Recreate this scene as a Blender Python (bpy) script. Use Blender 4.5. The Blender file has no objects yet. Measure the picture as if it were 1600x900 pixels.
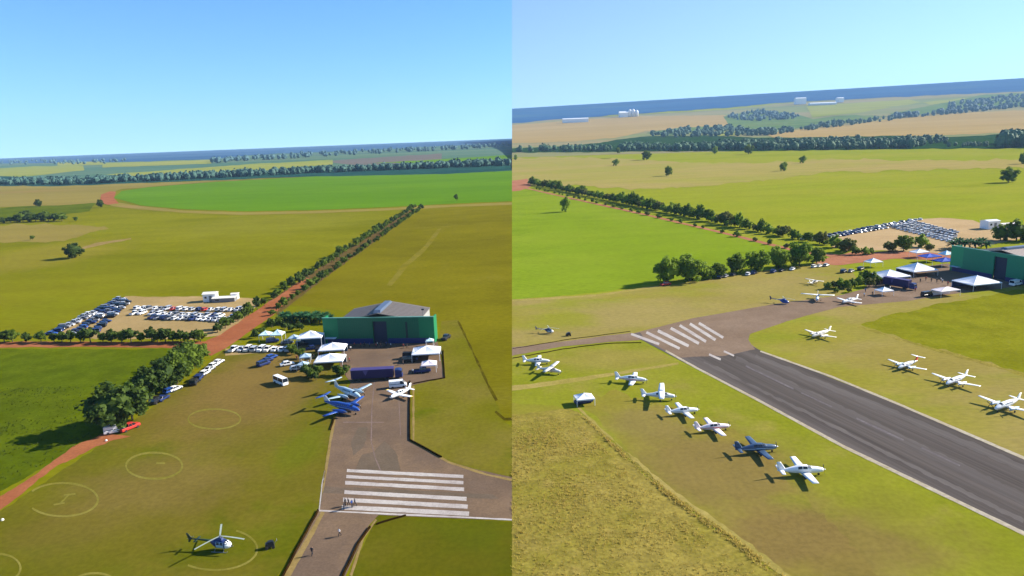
import bpy, bmesh, math, random
from mathutils import Vector, Matrix, noise
random.seed(7)
SC = bpy.context.scene
COL = SC.collection
R = math.radians
# ------------------------------------------------------------------ camera and terrain
F, CH = 1100.0, 70.0                      # focal length in photo pixels, drone height in metres
HY0, HS = 241.0, -31.0/800.0              # horizon line of the flat ground
def hy(px): return HY0 + HS*px
def ray_cam(px, py): return Vector(((px-800)/F, (450-py)/F, -1.0))
_n = ray_cam(800, hy(800)).cross(ray_cam(0, hy(0))).normalized()
if _n.y < 0: _n = -_n
_f = Vector((0,0,-1)); _y = (_f - _n*_f.dot(_n)).normalized(); _x = _y.cross(_n)
RM = Matrix((_x, _y, _n))                 # camera axes -> world axes
CAM = Vector((0,0,CH))
CAMX = RM @ Vector((1,0,0))
def ray(px, py): return (RM @ ray_cam(px, py)).normalized()
_r1 = ray(800,170); _r2 = ray(1600,122)
_M = Matrix(((_r1.y,_r1.x),(_r2.y,_r2.x))).inverted() @ Vector((_r1.z,_r2.z))
HA, HB = _M[0], _M[1]
D0, D1 = 1300.0, 8000.0
def side(x, y, z=0): return CAMX.dot(Vector((x,y,z))-CAM)
def hill(x, y):                           # the land on the right climbs beyond 1.3 km
    t = (y-D0)/(D1-D0)
    if t <= 0: return 0.0
    t = min(t,1.0)**1.4
    return t*(CH + HA*y + HB*x)
def P(px, py, right=None):                # where the ground lies under a point of the photo
    if right is None: right = px > 800
    r = ray(px, py)
    if not right:
        t = -CH/min(r.z,-1e-4); return CAM + r*t
    if r.z < -1e-5:
        q = CAM + r*(-CH/r.z)
        if q.y <= D0: return q
    lo, hi = 0.0, 7000.0
    t = D0*0.9
    while t < 12000:
        q = CAM + r*t
        if q.z < hill(q.x,q.y): break
        lo = t; t += 25
    hi = t
    for _ in range(30):
        m = (lo+hi)/2; q = CAM + r*m
        if q.z < hill(q.x,q.y): hi = m
        else: lo = m
    return CAM + r*lo
def mpp(px, py):                          # metres per photo pixel there
    q = P(px,py); return (q-CAM).length/F*math.cos(math.atan((px-800)/F))
def heading(ax, ay, bx, by):              # world angle of a direction drawn between two photo points
    a = P(ax,ay); b = P(bx,by); return math.atan2(b.y-a.y, b.x-a.x)

# ------------------------------------------------------------------ materials
KF = 1.85                                  # how bright a white sheet in the sun shows at this exposure
def s2l(c): return tuple(((v/255+0.055)/1.055)**2.4 if v/255 > .04045 else v/255/12.92 for v in c)
def alb(c, k=None):
    return tuple(min(.8, v/(k or KF)) for v in s2l(c))
MATS = {}
def new_mat(name):
    m = bpy.data.materials.new(name); m.use_nodes = True
    nt = m.node_tree; b = nt.nodes['Principled BSDF']
    return m, nt, b
def paint(name, col, rough=.5, metal=0, var=.12, scale=1.5, spec=.4):
    """plain surface, slightly uneven"""
    if name in MATS: return MATS[name]
    m, nt, b = new_mat(name)
    N = nt.nodes.new; L = nt.links.new
    tc = N('ShaderNodeTexCoord'); nz = N('ShaderNodeTexNoise'); nz.inputs['Scale'].default_value = scale
    nz.inputs['Detail'].default_value = 4
    L(tc.outputs['Object'], nz.inputs['Vector'])
    mr = N('ShaderNodeMapRange'); mr.inputs['From Min'].default_value=.25; mr.inputs['From Max'].default_value=.75
    mr.inputs['To Min'].default_value = 1-var; mr.inputs['To Max'].default_value = 1+var
    L(nz.outputs['Fac'], mr.inputs['Value'])
    mx = N('ShaderNodeVectorMath'); mx.operation='SCALE'; mx.inputs[0].default_value = col
    L(mr.outputs['Result'], mx.inputs['Scale']); L(mx.outputs['Vector'], b.inputs['Base Color'])
    b.inputs['Roughness'].default_value = rough; b.inputs['Metallic'].default_value = metal
    b.inputs['Specular IOR Level'].default_value = spec
    MATS[name] = m; return m
def land(name, c1, c2, c3=None, big=.012, mid=.11, fine=1.2, amt=.16, ang=0, stretch=1.0, bump=.0, third=.62, k=None, fineamt=.1, spots=()):
    """ground of two or three colours in broad patches, with finer mottling"""
    if name in MATS: return MATS[name]
    m, nt, b = new_mat(name); N = nt.nodes.new; L = nt.links.new
    geo = N('ShaderNodeNewGeometry')
    mp = N('ShaderNodeMapping'); mp.inputs['Rotation'].default_value = (0,0,ang); mp.inputs['Scale'].default_value = (stretch,1,1)
    mp.vector_type='TEXTURE'
    L(geo.outputs['Position'], mp.inputs['Vector'])
    def nz(scale, detail, rough=.55, off=0):
        n = N('ShaderNodeTexNoise'); n.inputs['Scale'].default_value = scale; n.inputs['Detail'].default_value = detail
        n.inputs['Roughness'].default_value = rough
        if off:
            ad = N('ShaderNodeVectorMath'); ad.inputs[1].default_value = (off,off*.7,0); L(mp.outputs['Vector'], ad.inputs[0]); L(ad.outputs['Vector'], n.inputs['Vector'])
        else: L(mp.outputs['Vector'], n.inputs['Vector'])
        return n.outputs['Fac']
    def rng(v, a, bb, lo, hi):
        r = N('ShaderNodeMapRange'); r.interpolation_type='SMOOTHSTEP'
        for k_, x in zip(('From Min','From Max','To Min','To Max'),(a,bb,lo,hi)): r.inputs[k_].default_value = x
        L(v, r.inputs['Value']); return r.outputs['Result']
    def mix(f, A, B):
        x = N('ShaderNodeMix'); x.data_type='RGBA'
        L(f, x.inputs['Factor'])
        for s, v in ((6,A),(7,B)):
            if isinstance(v, tuple): x.inputs[s].default_value = (*v,1)
            else: L(v, x.inputs[s])
        return x.outputs[2]
    col = mix(rng(nz(big,5,.6),.36,.64,0,1), alb(c1,k), alb(c2,k))
    if c3: col = mix(rng(nz(big*1.7,6,.65,311),third-.08,third+.12,0,.9), col, alb(c3,k))
    for sx,sy,rx,ry,scol,sop in spots:      # broad worn or lusher patches with soft ragged rims
        q=P(sx,sy); q1=P(sx,sy-ry); wx=rx*mpp(sx,sy); wy=max(2,q1.y-q.y)
        sb=N('ShaderNodeVectorMath'); sb.operation='SUBTRACT'; sb.inputs[1].default_value=(q.x,q.y,q.z); L(geo.outputs['Position'],sb.inputs[0])
        dv_=N('ShaderNodeVectorMath'); dv_.operation='MULTIPLY'; dv_.inputs[1].default_value=(1/wx,1/wy,0); L(sb.outputs[0],dv_.inputs[0])
        ln=N('ShaderNodeVectorMath'); ln.operation='LENGTH'; L(dv_.outputs[0],ln.inputs[0])
        ma=N('ShaderNodeMath'); ma.operation='MULTIPLY_ADD'; ma.inputs[1].default_value=1.1; L(nz(2.2/max(wx,wy)+.01,6,.62,sx*.31),ma.inputs[0]); L(ln.outputs['Value'],ma.inputs[2])
        col=mix(rng(ma.outputs[0],.95,1.75,sop,0),col,alb(scol,k))
    f1 = rng(nz(mid,6,.65,57),.3,.7,1-amt,1+amt); f2 = rng(nz(fine,4,.6,91),.3,.7,1-fineamt,1+fineamt)
    mm = N('ShaderNodeMath'); mm.operation='MULTIPLY'; L(f1,mm.inputs[0]); L(f2,mm.inputs[1])
    sc = N('ShaderNodeVectorMath'); sc.operation='SCALE'; L(col, sc.inputs[0]); L(mm.outputs[0], sc.inputs['Scale'])
    L(sc.outputs['Vector'], b.inputs['Base Color'])
    b.inputs['Roughness'].default_value = .95; b.inputs['Specular IOR Level'].default_value = 0
    if bump:
        bp = N('ShaderNodeBump'); bp.inputs['Strength'].default_value = bump; bp.inputs['Distance'].default_value = .4
        L(nz(fine*.5,5,.7,13), bp.inputs['Height']); L(bp.outputs['Normal'], b.inputs['Normal'])
    MATS[name] = m; return m
def leaf(name, dark, light, trans=.25):
    if name in MATS: return MATS[name]
    m, nt, b = new_mat(name); N = nt.nodes.new; L = nt.links.new
    geo = N('ShaderNodeNewGeometry'); oi = N('ShaderNodeObjectInfo')
    ad = N('ShaderNodeMath'); ad.operation='MULTIPLY_ADD'; ad.inputs[1].default_value=.75
    ml = N('ShaderNodeMath'); ml.operation='MULTIPLY'; ml.inputs[1].default_value=.3
    L(oi.outputs['Random'], ml.inputs[0]); L(geo.outputs['Random Per Island'], ad.inputs[0]); L(ml.outputs[0], ad.inputs[2])
    x = N('ShaderNodeMix'); x.data_type='RGBA'; L(ad.outputs[0], x.inputs['Factor'])
    x.inputs[6].default_value=(*dark,1); x.inputs[7].default_value=(*light,1)
    L(x.outputs[2], b.inputs['Base Color']); b.inputs['Roughness'].default_value=.7; b.inputs['Specular IOR Level'].default_value=.15
    if trans:
        tr = N('ShaderNodeBsdfTranslucent'); L(x.outputs[2], tr.inputs['Color'])
        ms = N('ShaderNodeMixShader'); ms.inputs[0].default_value = trans
        L(b.outputs[0], ms.inputs[1]); L(tr.outputs[0], ms.inputs[2]); L(ms.outputs[0], nt.nodes['Material Output'].inputs['Surface'])
    MATS[name] = m; return m

# ------------------------------------------------------------------ mesh helpers
class MB:
    def __init__(s): s.v=[]; s.f=[]; s.mi=[]; s.cur=0
    def add(s, vs, fs):
        o=len(s.v); s.v += [tuple(v) for v in vs]
        for f in fs: s.f.append(tuple(i+o for i in f)); s.mi.append(s.cur)
    def box(s, c, d, rz=0, taper=1.0):
        x,y,z=d[0]/2,d[1]/2,d[2]/2; C=Vector(c); M=Matrix.Rotation(rz,3,'Z')
        vs=[C+M@Vector((sx*x*(taper if sz>0 else 1),sy*y*(taper if sz>0 else 1),sz*z)) for sz in(-1,1) for sy in(-1,1) for sx in(-1,1)]
        s.add(vs,[(0,2,3,1),(4,5,7,6),(0,1,5,4),(2,6,7,3),(0,4,6,2),(1,3,7,5)])
    def loft(s, rings, cap=True):
        n=len(rings[0]); vs=[p for r in rings for p in r]; fs=[]
        for i in range(len(rings)-1):
            for j in range(n):
                k=(j+1)%n; fs.append((i*n+j,i*n+k,(i+1)*n+k,(i+1)*n+j))
        if cap: fs.append(tuple(range(n-1,-1,-1))); fs.append(tuple((len(rings)-1)*n+j for j in range(n)))
        s.add(vs,fs)
    def tube(s, pts, rad, n=8):
        rings=[]
        for i,p in enumerate(pts):
            p=Vector(p); a=Vector(pts[max(0,i-1)]); b=Vector(pts[min(len(pts)-1,i+1)]); d=(b-a).normalized()
            u=d.cross(Vector((0,0,1)) if abs(d.z)<.9 else Vector((1,0,0))).normalized(); w=d.cross(u)
            r=rad[i] if isinstance(rad,(list,tuple)) else rad
            rings.append([p+(u*math.cos(q)+w*math.sin(q))*r for q in [2*math.pi*k/n for k in range(n)]])
        s.loft(rings)
    def sphere(s, c, r, nu=10, nv=6):
        C=Vector(c); r=r if isinstance(r,(tuple,list)) else (r,r,r)
        rings=[]
        for i in range(nv+1):
            t=math.pi*(i+.02)/(nv+.04); 
            rings.append([C+Vector((r[0]*math.sin(t)*math.cos(q),r[1]*math.sin(t)*math.sin(q),-r[2]*math.cos(t))) for q in [2*math.pi*k/nu for k in range(nu)]])
        s.loft(rings)
    def mesh(s, name, mats, smooth=False):
        me=bpy.data.meshes.new(name); me.from_pydata(s.v,[],s.f)
        for m in (mats if isinstance(mats,(list,tuple)) else [mats]): me.materials.append(m)
        for p,i in zip(me.polygons,s.mi): p.material_index=i; p.use_smooth=smooth
        me.update(); return me
def tag(o,label=None,cat=None,group=None,kind=None):
    if label: o['label']=label
    if cat: o['category']=cat
    if group: o['group']=group
    if kind: o['kind']=kind
    return o
def link(name, data, parent=None):
    o=bpy.data.objects.new(name,data); COL.objects.link(o)
    if parent: o.parent=parent
    return o
def part(name, mb, mat, parent, smooth=False): return link(name, mb.mesh(name,mat,smooth), parent)
def root(name): return link(name,None)
def copy_tree(o, parent=None):
    c=o.copy(); COL.objects.link(c); c.parent=parent
    for ch in list(CHILD.get(o.name, o.children)):
        copy_tree(ch, c)
    return c
CHILD={}
def put(o, x, y, rz=0, z=None, s=1.0, label=None, cat=None, group=None):
    o.location=(x,y,hill(x,y) if z is None and side(x,y)>0 else (z or 0)); o.rotation_euler=(0,0,rz); o.scale=(s,s,s) if not isinstance(s,tuple) else s
    return tag(o,label,cat,group)
class Proto:
    """the first placement uses the built thing itself, later ones its copies"""
    def __init__(s, build): s.build=build; s.o=None
    def get(s):
        if s.o is None: s.o=s.build(); return s.o
        return copy_tree(s.o)
ONES=['','first','second','third','fourth','fifth','sixth','seventh','eighth','ninth','tenth','eleventh','twelfth','thirteenth','fourteenth','fifteenth','sixteenth','seventeenth','eighteenth','nineteenth']
TENS=['','','twenty','thirty','forty','fifty','sixty','seventy','eighty','ninety']
TENTH=['','','twentieth','thirtieth','fortieth','fiftieth','sixtieth','seventieth','eightieth','ninetieth']
def nth(n):
    if n<20: return ONES[n]
    t,o=divmod(n,10); return TENTH[t] if o==0 else TENS[t]+'-'+ONES[o]

# ------------------------------------------------------------------ ground sheets
def wobble(pts, amp, step=7.0, seed=0, closed=True):
    out=[]
    n=len(pts)
    for i in range(n if closed else n-1):
        a=Vector(pts[i]); b=Vector(pts[(i+1)%n]); L=(b-a).length; k=max(1,int(L/step))
        d=(b-a)/max(L,1e-6); nn=Vector((-d.y,d.x))
        for j in range(k):
            p=a+(b-a)*j/k
            w=noise.noise(Vector((p.x*.045,p.y*.11,seed*7.3)))*amp+noise.noise(Vector((p.x*.15,p.y*.3,seed*3.1)))*amp*.5
            out.append(((p+nn*w).x,(p+nn*w).y))
    if not closed: out.append(tuple(pts[-1]))
    return out
def clip(poly, fn):
    out=[]
    for i in range(len(poly)):
        a=poly[i]; b=poly[(i+1)%len(poly)]; fa=fn(a); fb=fn(b)
        if fa>=0: out.append(a)
        if (fa>=0)!=(fb>=0):
            t=fa/(fa-fb); out.append((a[0]+(b[0]-a[0])*t, a[1]+(b[1]-a[1])*t))
    return out
def lift(d): return min(.5, .004+.03*(d/1000)**2)
BR=[-60,40,60,80,100,125,150,180,215,260,310,370,440,520,620,740,880,1050,1299]
BRL=BR+[1600,2000,2600,3400,4600,6500,9000,12000]
BRR=BR+[1299+k*k*3.6+k*28 for k in range(1,42)]
BRR=[b for b in BRR if b<8350]+[8400]
SEAMC=CAMX.dot(-CAM)
def sheet_world(name, poly, mat, layer, right, kind='structure', xcuts=()):
    """poly in world x,y; cut at common distances so sheets stay parallel, and at the line where the two views meet"""
    sg = 1 if right else -1
    mb=MB(); br=BRR if right else BRL
    fn=lambda p: sg*side(p[0],p[1],hill(p[0],p[1]) if right else 0)
    fs=lambda p: sg*(CAMX.x*p[0]+CAMX.y*p[1]+CAMX.z*(-CH))
    for a,b in zip(br,br[1:]):
        q=clip(clip(poly,lambda p:p[1]-a),lambda p:b-p[1])
        if len(q)<3: continue
        if not right or b<=1300: q=clip(q,fs)
        else:      # on the hill the meeting plane leans: x at the seam depends on height
            def fh(p): return CAMX.x*p[0]+CAMX.y*p[1]+CAMX.z*(hill(max(0,p[0]),p[1])-CH)
            q=clip(q,fh)
        if len(q)<3: continue
        def zz(p):
            h=hill(p[0],p[1]) if right else 0
            return h+layer*lift(p[1])
        pts=[]
        for p in q:
            if not pts or (Vector(p)-Vector(pts[-1])).length>1e-4: pts.append(p)
        if len(pts)<3: continue
        ar=sum(pts[i][0]*pts[(i+1)%len(pts)][1]-pts[(i+1)%len(pts)][0]*pts[i][1] for i in range(len(pts)))
        if abs(ar)<1e-5: continue
        if ar<0: pts=pts[::-1]
        mb.add([(p[0],p[1],zz(p)) for p in pts],[tuple(range(len(pts)))])
    if not mb.v: return None
    o=link(name, mb.mesh(name,mat)); o['kind']=kind
    return o
def sheet(name, pts, mat, layer, right=None, wob=0, seed=1, kind='structure'):
    if right is None: right = sum(p[0] for p in pts)/len(pts)>800
    if wob: pts=wobble(pts,wob,seed=seed)
    else: pts=wobble(pts,0,step=40)
    poly=[]
    for x,y in pts:
        y=max(y, hy(x)+6.6) if not right else y
        q=P(x,y,right); poly.append((q.x,q.y))
    return sheet_world(name,poly,mat,layer,right,kind)
def band(pts, w):
    """a strip w photo pixels wide (w may be a list) along a photo polyline"""
    L=[];Rr=[]
    for i,p in enumerate(pts):
        a=Vector(pts[max(0,i-1)]); b=Vector(pts[min(len(pts)-1,i+1)]); d=(b-a).normalized(); n=Vector((-d.y,d.x))
        ww=(w[i] if isinstance(w,(list,tuple)) else w)/2
        L.append(tuple(Vector(p)+n*ww)); Rr.append(tuple(Vector(p)-n*ww))
    return L+Rr[::-1]
def wband(pts, w, right=None):
    """a strip w metres wide along a photo polyline, returned in world x,y"""
    q=[P(x,y,right) for x,y in pts]; L=[];Rr=[]
    for i,p in enumerate(q):
        a=q[max(0,i-1)]; b=q[min(len(q)-1,i+1)]; d=Vector((b.x-a.x,b.y-a.y)).normalized(); n=Vector((-d.y,d.x))
        ww=(w[i] if isinstance(w,(list,tuple)) else w)/2
        L.append((p.x+n.x*ww,p.y+n.y*ww)); Rr.append((p.x-n.x*ww,p.y-n.y*ww))
    return L+Rr[::-1]
# ------------------------------------------------------------------ world, sun, camera, air
SC.render.engine='CYCLES'
SUN_EL, SUN_AZ = 29.0, 74.0               # azimuth from straight ahead (+y) towards the right (+x)
def make_world():
    w=bpy.data.worlds.new("World"); SC.world=w; w.use_nodes=True
    nt=w.node_tree; N=nt.nodes.new; L=nt.links.new; bg=nt.nodes['Background']
    def sky(air,dust,ozone,sat,val,tint,up):
        s=N('ShaderNodeTexSky'); s.sky_type='NISHITA'; s.sun_disc=False
        s.sun_elevation=R(SUN_EL); s.sun_rotation=R(SUN_AZ); s.altitude=350
        ad=N('ShaderNodeVectorMath'); ad.inputs[1].default_value=(0,0,up); L(tc.outputs['Generated'],ad.inputs[0]); nm=N('ShaderNodeVectorMath'); nm.operation='NORMALIZE'; L(ad.outputs[0],nm.inputs[0]); L(nm.outputs[0],s.inputs['Vector'])
        s.air_density=air; s.dust_density=dust; s.ozone_density=ozone
        h=N('ShaderNodeHueSaturation'); h.inputs['Saturation'].default_value=sat; h.inputs['Value'].default_value=val
        L(s.outputs[0],h.inputs['Color'])
        v=N('ShaderNodeVectorMath'); v.operation='MULTIPLY'; v.inputs[1].default_value=tint
        L(h.outputs[0],v.inputs[0]); return v.outputs[0]
    tc=N('ShaderNodeTexCoord')
    a=sky(*SKY_L); b=sky(*SKY_R); d=N('ShaderNodeVectorMath'); d.operation='DOT_PRODUCT'; d.inputs[1].default_value=CAMX
    L(tc.outputs['Generated'],d.inputs[0])
    g=N('ShaderNodeMath'); g.operation='GREATER_THAN'; g.inputs[1].default_value=0; L(d.outputs['Value'],g.inputs[0])
    x=N('ShaderNodeMix'); x.data_type='RGBA'; L(g.outputs[0],x.inputs['Factor']); L(a,x.inputs[6]); L(b,x.inputs[7])
    L(x.outputs[2],bg.inputs['Color']); bg.inputs['Strength'].default_value=SKY_S
SKY_L=(1.0,0.0,5.0,1.1,1.06,(.88,1.01,1.11),.06)
SKY_R=(1.0,0.0,3.0,1.0,1.0,(1.0,1.04,1.05),.1)
SKY_S=.088
make_world()
sl=bpy.data.lights.new('sun','SUN'); sl.energy=5.0; sl.angle=R(.55); sl.color=(1,.93,.82)
so=link('sun',sl); el,az=R(SUN_EL),R(SUN_AZ)
sd=Vector((math.cos(el)*math.sin(az),math.cos(el)*math.cos(az),math.sin(el)))
so.rotation_euler=sd.to_track_quat('Z','Y').to_euler(); so.location=(300,100,400)
cd=bpy.data.cameras.new('camera'); cd.sensor_width=36; cd.lens=36*F/1600; cd.clip_start=.5; cd.clip_end=60000
co=link('camera',cd); co.matrix_world=Matrix.Translation(CAM)@RM.to_4x4(); SC.camera=co
SC.view_settings.view_transform='Standard'; SC.view_settings.look='None'; SC.view_settings.gamma=1; SC.view_settings.exposure=1.17
SC.view_settings.use_curve_mapping=False
def make_haze():
    m=bpy.data.materials.new('air'); m.use_nodes=True; nt=m.node_tree
    nt.nodes.remove(nt.nodes['Principled BSDF'])
    v=nt.nodes.new('ShaderNodeVolumePrincipled'); v.inputs['Color'].default_value=(.45,.7,1,1); v.inputs['Density'].default_value=HAZE
    v.inputs['Anisotropy'].default_value=.0
    nt.links.new(v.outputs[0], nt.nodes['Material Output'].inputs['Volume'])
    mb=MB(); zt=HA*8400+HB*9000+CH+40
    mb.box((0,6400,(zt-1.5)/2),(26000,13800,zt+1.5))
    o=link('haze',mb.mesh('haze',m)); tag(o,'thin blue haze over the far fields','haze',kind='stuff')
HAZE=4.2e-5
make_haze()

# ------------------------------------------------------------------ ground materials
G=dict(
 base_l = land('pasture left',(146,143,20),(130,130,14),(156,152,34),big=.006,mid=.05,amt=.07,stretch=2.5,fine=.6,spots=((60,400,120,24,(162,148,52),.7),(420,350,200,16,(156,152,44),.6),(200,350,130,14,(152,150,26),.6),(40,490,90,30,(140,142,14),.5))),
 near_l = land('pasture by road',(96,112,12),(112,124,16),(86,100,10),big=.02,mid=.12,amt=.16,fine=.9,bump=.5),
 olive_l= land('olive turf',(112,108,20),(100,106,14),(120,112,30),big=.03,mid=.08,amt=.08,fine=.9),
 mown_l = land('mown turf left',(120,116,26),(130,118,38),(108,114,16),big=.02,mid=.05,amt=.08,fine=.9,third=.57,spots=((400,600,110,70,(146,120,64),.9),(240,760,150,50,(142,122,60),.8),(90,830,90,40,(128,112,46),.6),(400,690,120,22,(132,120,44),.6),(330,860,90,30,(100,108,10),.7),(470,700,40,40,(116,122,20),.7))),
 right_l= land('pasture beside avenue',(142,132,20),(128,120,16),(154,142,52),big=.008,mid=.05,amt=.08,stretch=1.5,fine=.7,third=.64),
 turf_l = land('turf by apron',(128,124,24),(140,128,48),(108,118,14),big=.025,mid=.08,amt=.07,fine=.9),
 crop   = land('green crop',(114,158,26),(106,150,24),(128,164,34),big=.004,mid=.03,amt=.05,stretch=3),
 tan_l  = land('dry stubble left',(168,150,74),(158,142,66),(176,140,88),big=.003,mid=.02,amt=.06,stretch=4),
 lime_l = land('far pasture left',(160,170,70),(176,176,86),big=.002,mid=.01,amt=.06,stretch=4),
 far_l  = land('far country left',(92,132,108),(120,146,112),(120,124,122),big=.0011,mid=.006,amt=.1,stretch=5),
 plough = land('ploughed earth left',(128,122,112),(140,128,118),big=.002,mid=.01,amt=.06,stretch=4),
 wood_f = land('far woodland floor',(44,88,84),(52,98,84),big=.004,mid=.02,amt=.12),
 wood_n = land('woodland floor',(38,74,34),(52,88,38),big=.02,mid=.1,amt=.2),
 red    = land('red dirt',(192,120,80),(180,108,72),(206,138,98),big=.05,mid=.2,amt=.08,fine=1.5,bump=.2),
 lot    = land('pale dirt',(200,170,116),(188,160,106),(208,176,128),big=.03,mid=.12,amt=.06,fine=1),
 asph_l = land('worn asphalt',(142,118,96),(130,109,91),(152,126,100),big=.035,mid=.16,amt=.09,fine=2,third=.55),
 asph_d = land('dark asphalt patch',(126,110,92),(132,114,96),big=.1,mid=.3,amt=.08,fine=2),
 joint  = land('asphalt joint',(152,130,120),(142,122,112),big=.1,mid=.5,amt=.1),
 white  = land('runway paint',(226,216,206),(210,198,190),(190,176,166),big=.1,mid=.9,amt=.1,fine=3,third=.6),
 edge_l = land('dry verge',(168,142,84),(176,150,96),big=.1,mid=.4,amt=.12,fine=2),
 track_l= land('worn track in pasture',(150,138,52),(142,130,34),big=.04,mid=.1,amt=.12),
 verge_l= land('brown avenue verge',(128,102,62),(116,98,50),(140,112,74),big=.06,mid=.2,amt=.12),
 ditch  = land('overgrown ditch',(92,82,16),(110,100,18),big=.1,mid=.3,amt=.25,bump=.6),
 bank   = land('dark bank',(52,36,14),(66,48,18),big=.2,mid=.6,amt=.2,fine=2),
 chalk  = land('faint chalk',(160,150,70),(146,138,54),big=.1,mid=.8,amt=.1,fine=2),
 base_r = land('pasture right',(162,170,42),(172,172,54),(154,162,38),big=.006,mid=.05,amt=.06,stretch=2.5,fine=.6,third=.58),  # right-hand ground colours lightened to carry that view's brighter, hazier exposure
 dry_r  = land('dry pasture right',(190,170,98),(178,170,80),big=.006,mid=.04,amt=.06,stretch=3),
 green_r= land('lush pasture right',(142,166,34),(152,172,42),(132,158,28),big=.01,mid=.06,amt=.07,stretch=2,fine=.6),
 mown_r = land('mown turf right',(166,158,58),(180,160,94),(160,164,50),big=.016,mid=.05,amt=.06,fine=.9,stretch=1.8,third=.56,spots=((1000,490,160,24,(182,162,98),.8),(1200,450,110,18,(184,164,98),.7),(1440,560,130,26,(168,152,72),.8),(880,500,60,16,(164,166,44),.7))),
 brown_r= land('turf beside aircraft',(158,154,52),(164,150,62),(152,156,46),big=.03,mid=.08,amt=.07,fine=.9,third=.6,spots=((1120,730,150,70,(154,132,74),.9),(1260,840,170,60,(150,126,72),.9),(1010,660,70,30,(158,138,78),.8),(1380,900,120,60,(148,128,66),.8))),
 lime_r = land('turf along runway',(160,160,50),(152,156,40),(170,160,70),big=.04,mid=.1,amt=.07,fine=.9,third=.58,spots=((1120,730,170,80,(154,132,74),.7),(1290,850,210,70,(150,126,72),.8),(960,560,110,20,(172,156,76),.8),(1400,800,70,50,(156,150,56),.6))),
 lush_r = land('thick grass right',(142,142,28),(152,150,34),(132,136,22),big=.02,mid=.1,amt=.12,fine=.8,bump=.4),
 rough_r= land('rough grass floor',(172,154,74),(158,146,58),(182,160,86),big=.06,mid=.3,amt=.2,fine=1.2,bump=.25,fineamt=.2),
 path_r = land('worn path',(192,172,98),(180,164,82),big=.06,mid=.3,amt=.08),
 lot_r  = land('pale dirt right',(222,190,142),(212,180,132),(226,186,148),big=.03,mid=.12,amt=.05,fine=1),
 red_r  = land('red dirt right',(206,140,108),(192,128,96),(214,158,122),big=.05,mid=.2,amt=.07),
 asph_r = land('runway asphalt',(106,98,92),(122,113,107),(96,88,84),big=.14,mid=.5,amt=.1,fine=1.6,ang=heading(1090,576,1320,699),stretch=45,third=.6),
 wear_r = land('worn wheel track',(128,120,114),(116,108,103),big=.1,mid=.5,ang=heading(1090,576,1320,699),stretch=45,amt=.05,fine=1.6),
 taxi_r = land('brown asphalt',(164,140,118),(154,130,108),(146,124,104),big=.04,mid=.16,amt=.07),
 dash_r = land('faded dash',(142,133,132),(128,119,119),big=.2,mid=.9,amt=.12),
 farg_r = land('far green right',(124,150,84),(104,134,80),(146,150,92),big=.004,mid=.02,amt=.1,stretch=3),
 edge_r = land('runway edge paint',(216,204,180),(206,190,160),(190,176,140),big=.2,mid=.9,amt=.1,third=.6),
 stub_r = land('stubble right',(202,172,108),(194,164,98),(206,164,110),big=.003,mid=.01,amt=.05,stretch=4),
 far_r  = land('far country right',(146,158,96),(176,160,116),(160,140,104),big=.0016,mid=.008,amt=.08,stretch=5),
 blue_r = land('haze blue forest right',(44,98,152),(54,110,160),(82,128,150),big=.0014,mid=.008,amt=.1,stretch=6,third=.6),  # blue of the distance haze put into the forest colour
 ridge_l= land('haze blue forest left',(62,104,146),(80,120,156),(104,138,146),big=.0012,mid=.006,amt=.12,stretch=6),  # same here, haze blue mixed into the ground colour
)
# ------------------------------------------------------------------ left: fields
def gs(name,pts,mat,layer,wob=0,seed=1,right=None): return sheet(name,pts,G[mat],layer,right,wob,seed)
sheet_world('ground',[(-11000,-60),(9000,-60),(9000,12000),(-11000,12000)],G['base_l'],0,False)
sheet_world('ground',[(-3000,-60),(9000,-60),(9000,8400),(-3000,8400)],G['base_r'],0,True)
LW,RW=-260,1900
def L_(y): return y-HS*LW                     # keep a row level with the horizon out to the left edge
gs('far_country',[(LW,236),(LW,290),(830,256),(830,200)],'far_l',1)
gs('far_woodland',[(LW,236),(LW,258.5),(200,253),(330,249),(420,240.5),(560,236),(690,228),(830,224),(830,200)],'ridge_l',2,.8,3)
gs('far_pasture',[(LW,272),(0,263),(60,260),(130,259),(132,266),(60,274),(0,279),(LW,290)],'lime_l',2,.6,4)
gs('far_pasture',[(160,273),(250,267),(400,256),(520,250),(520,257),(400,268),(250,276)],'lime_l',2,.8,5)
gs('ploughed_field',[(500,252),(640,243),(690,240),(690,252),(560,259)],'plough',2,.8,6)
gs('far_pasture',[(90,254),(160,252.5),(160,258),(90,260)],'lime_l',3,.4,6)
gs('far_pasture',[(160,255),(330,250),(330,256),(160,262)],'lime_l',3,.4,7)
gs('far_pasture',[(580,255),(720,247),(830,240),(830,246),(700,254)],'crop',3,.5,7)
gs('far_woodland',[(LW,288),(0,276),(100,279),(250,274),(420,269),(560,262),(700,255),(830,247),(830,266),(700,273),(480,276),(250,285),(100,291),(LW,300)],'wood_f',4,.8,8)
gs('stubble_field',[(LW,302),(0,291),(100,291),(250,285.5),(400,280),(480,276.5),(330,284),(190,296),(163,305),(170,316),(90,322),(0,324),(LW,334)],'tan_l',5,1,9)
gs('crop_field',[(178,309),(190,299),(230,293),(330,285),(480,276.5),(700,272),(830,265),(830,313),(700,318.5),(600,324),(480,328.5),(380,330),(290,327),(220,321)],'crop',6,.5,10)
gs('field_margin',band([(166,312),(176,319),(220,325),(290,331),(380,334),(480,332),(600,327.5),(700,322),(830,317)],[10,7,5,4,4,3.5,3.5,3.5,3.5]),'tan_l',7,.6,11)
gs('bare_earth',[(158,304),(172,299),(182,300),(178,310),(186,318),(168,320),(156,316)],'red',8,.8,12)
gs('lush_pasture',[(LW,336),(0,326),(60,319),(150,317),(140,330),(60,340),(LW,352)],'near_l',5,2,13)
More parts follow.
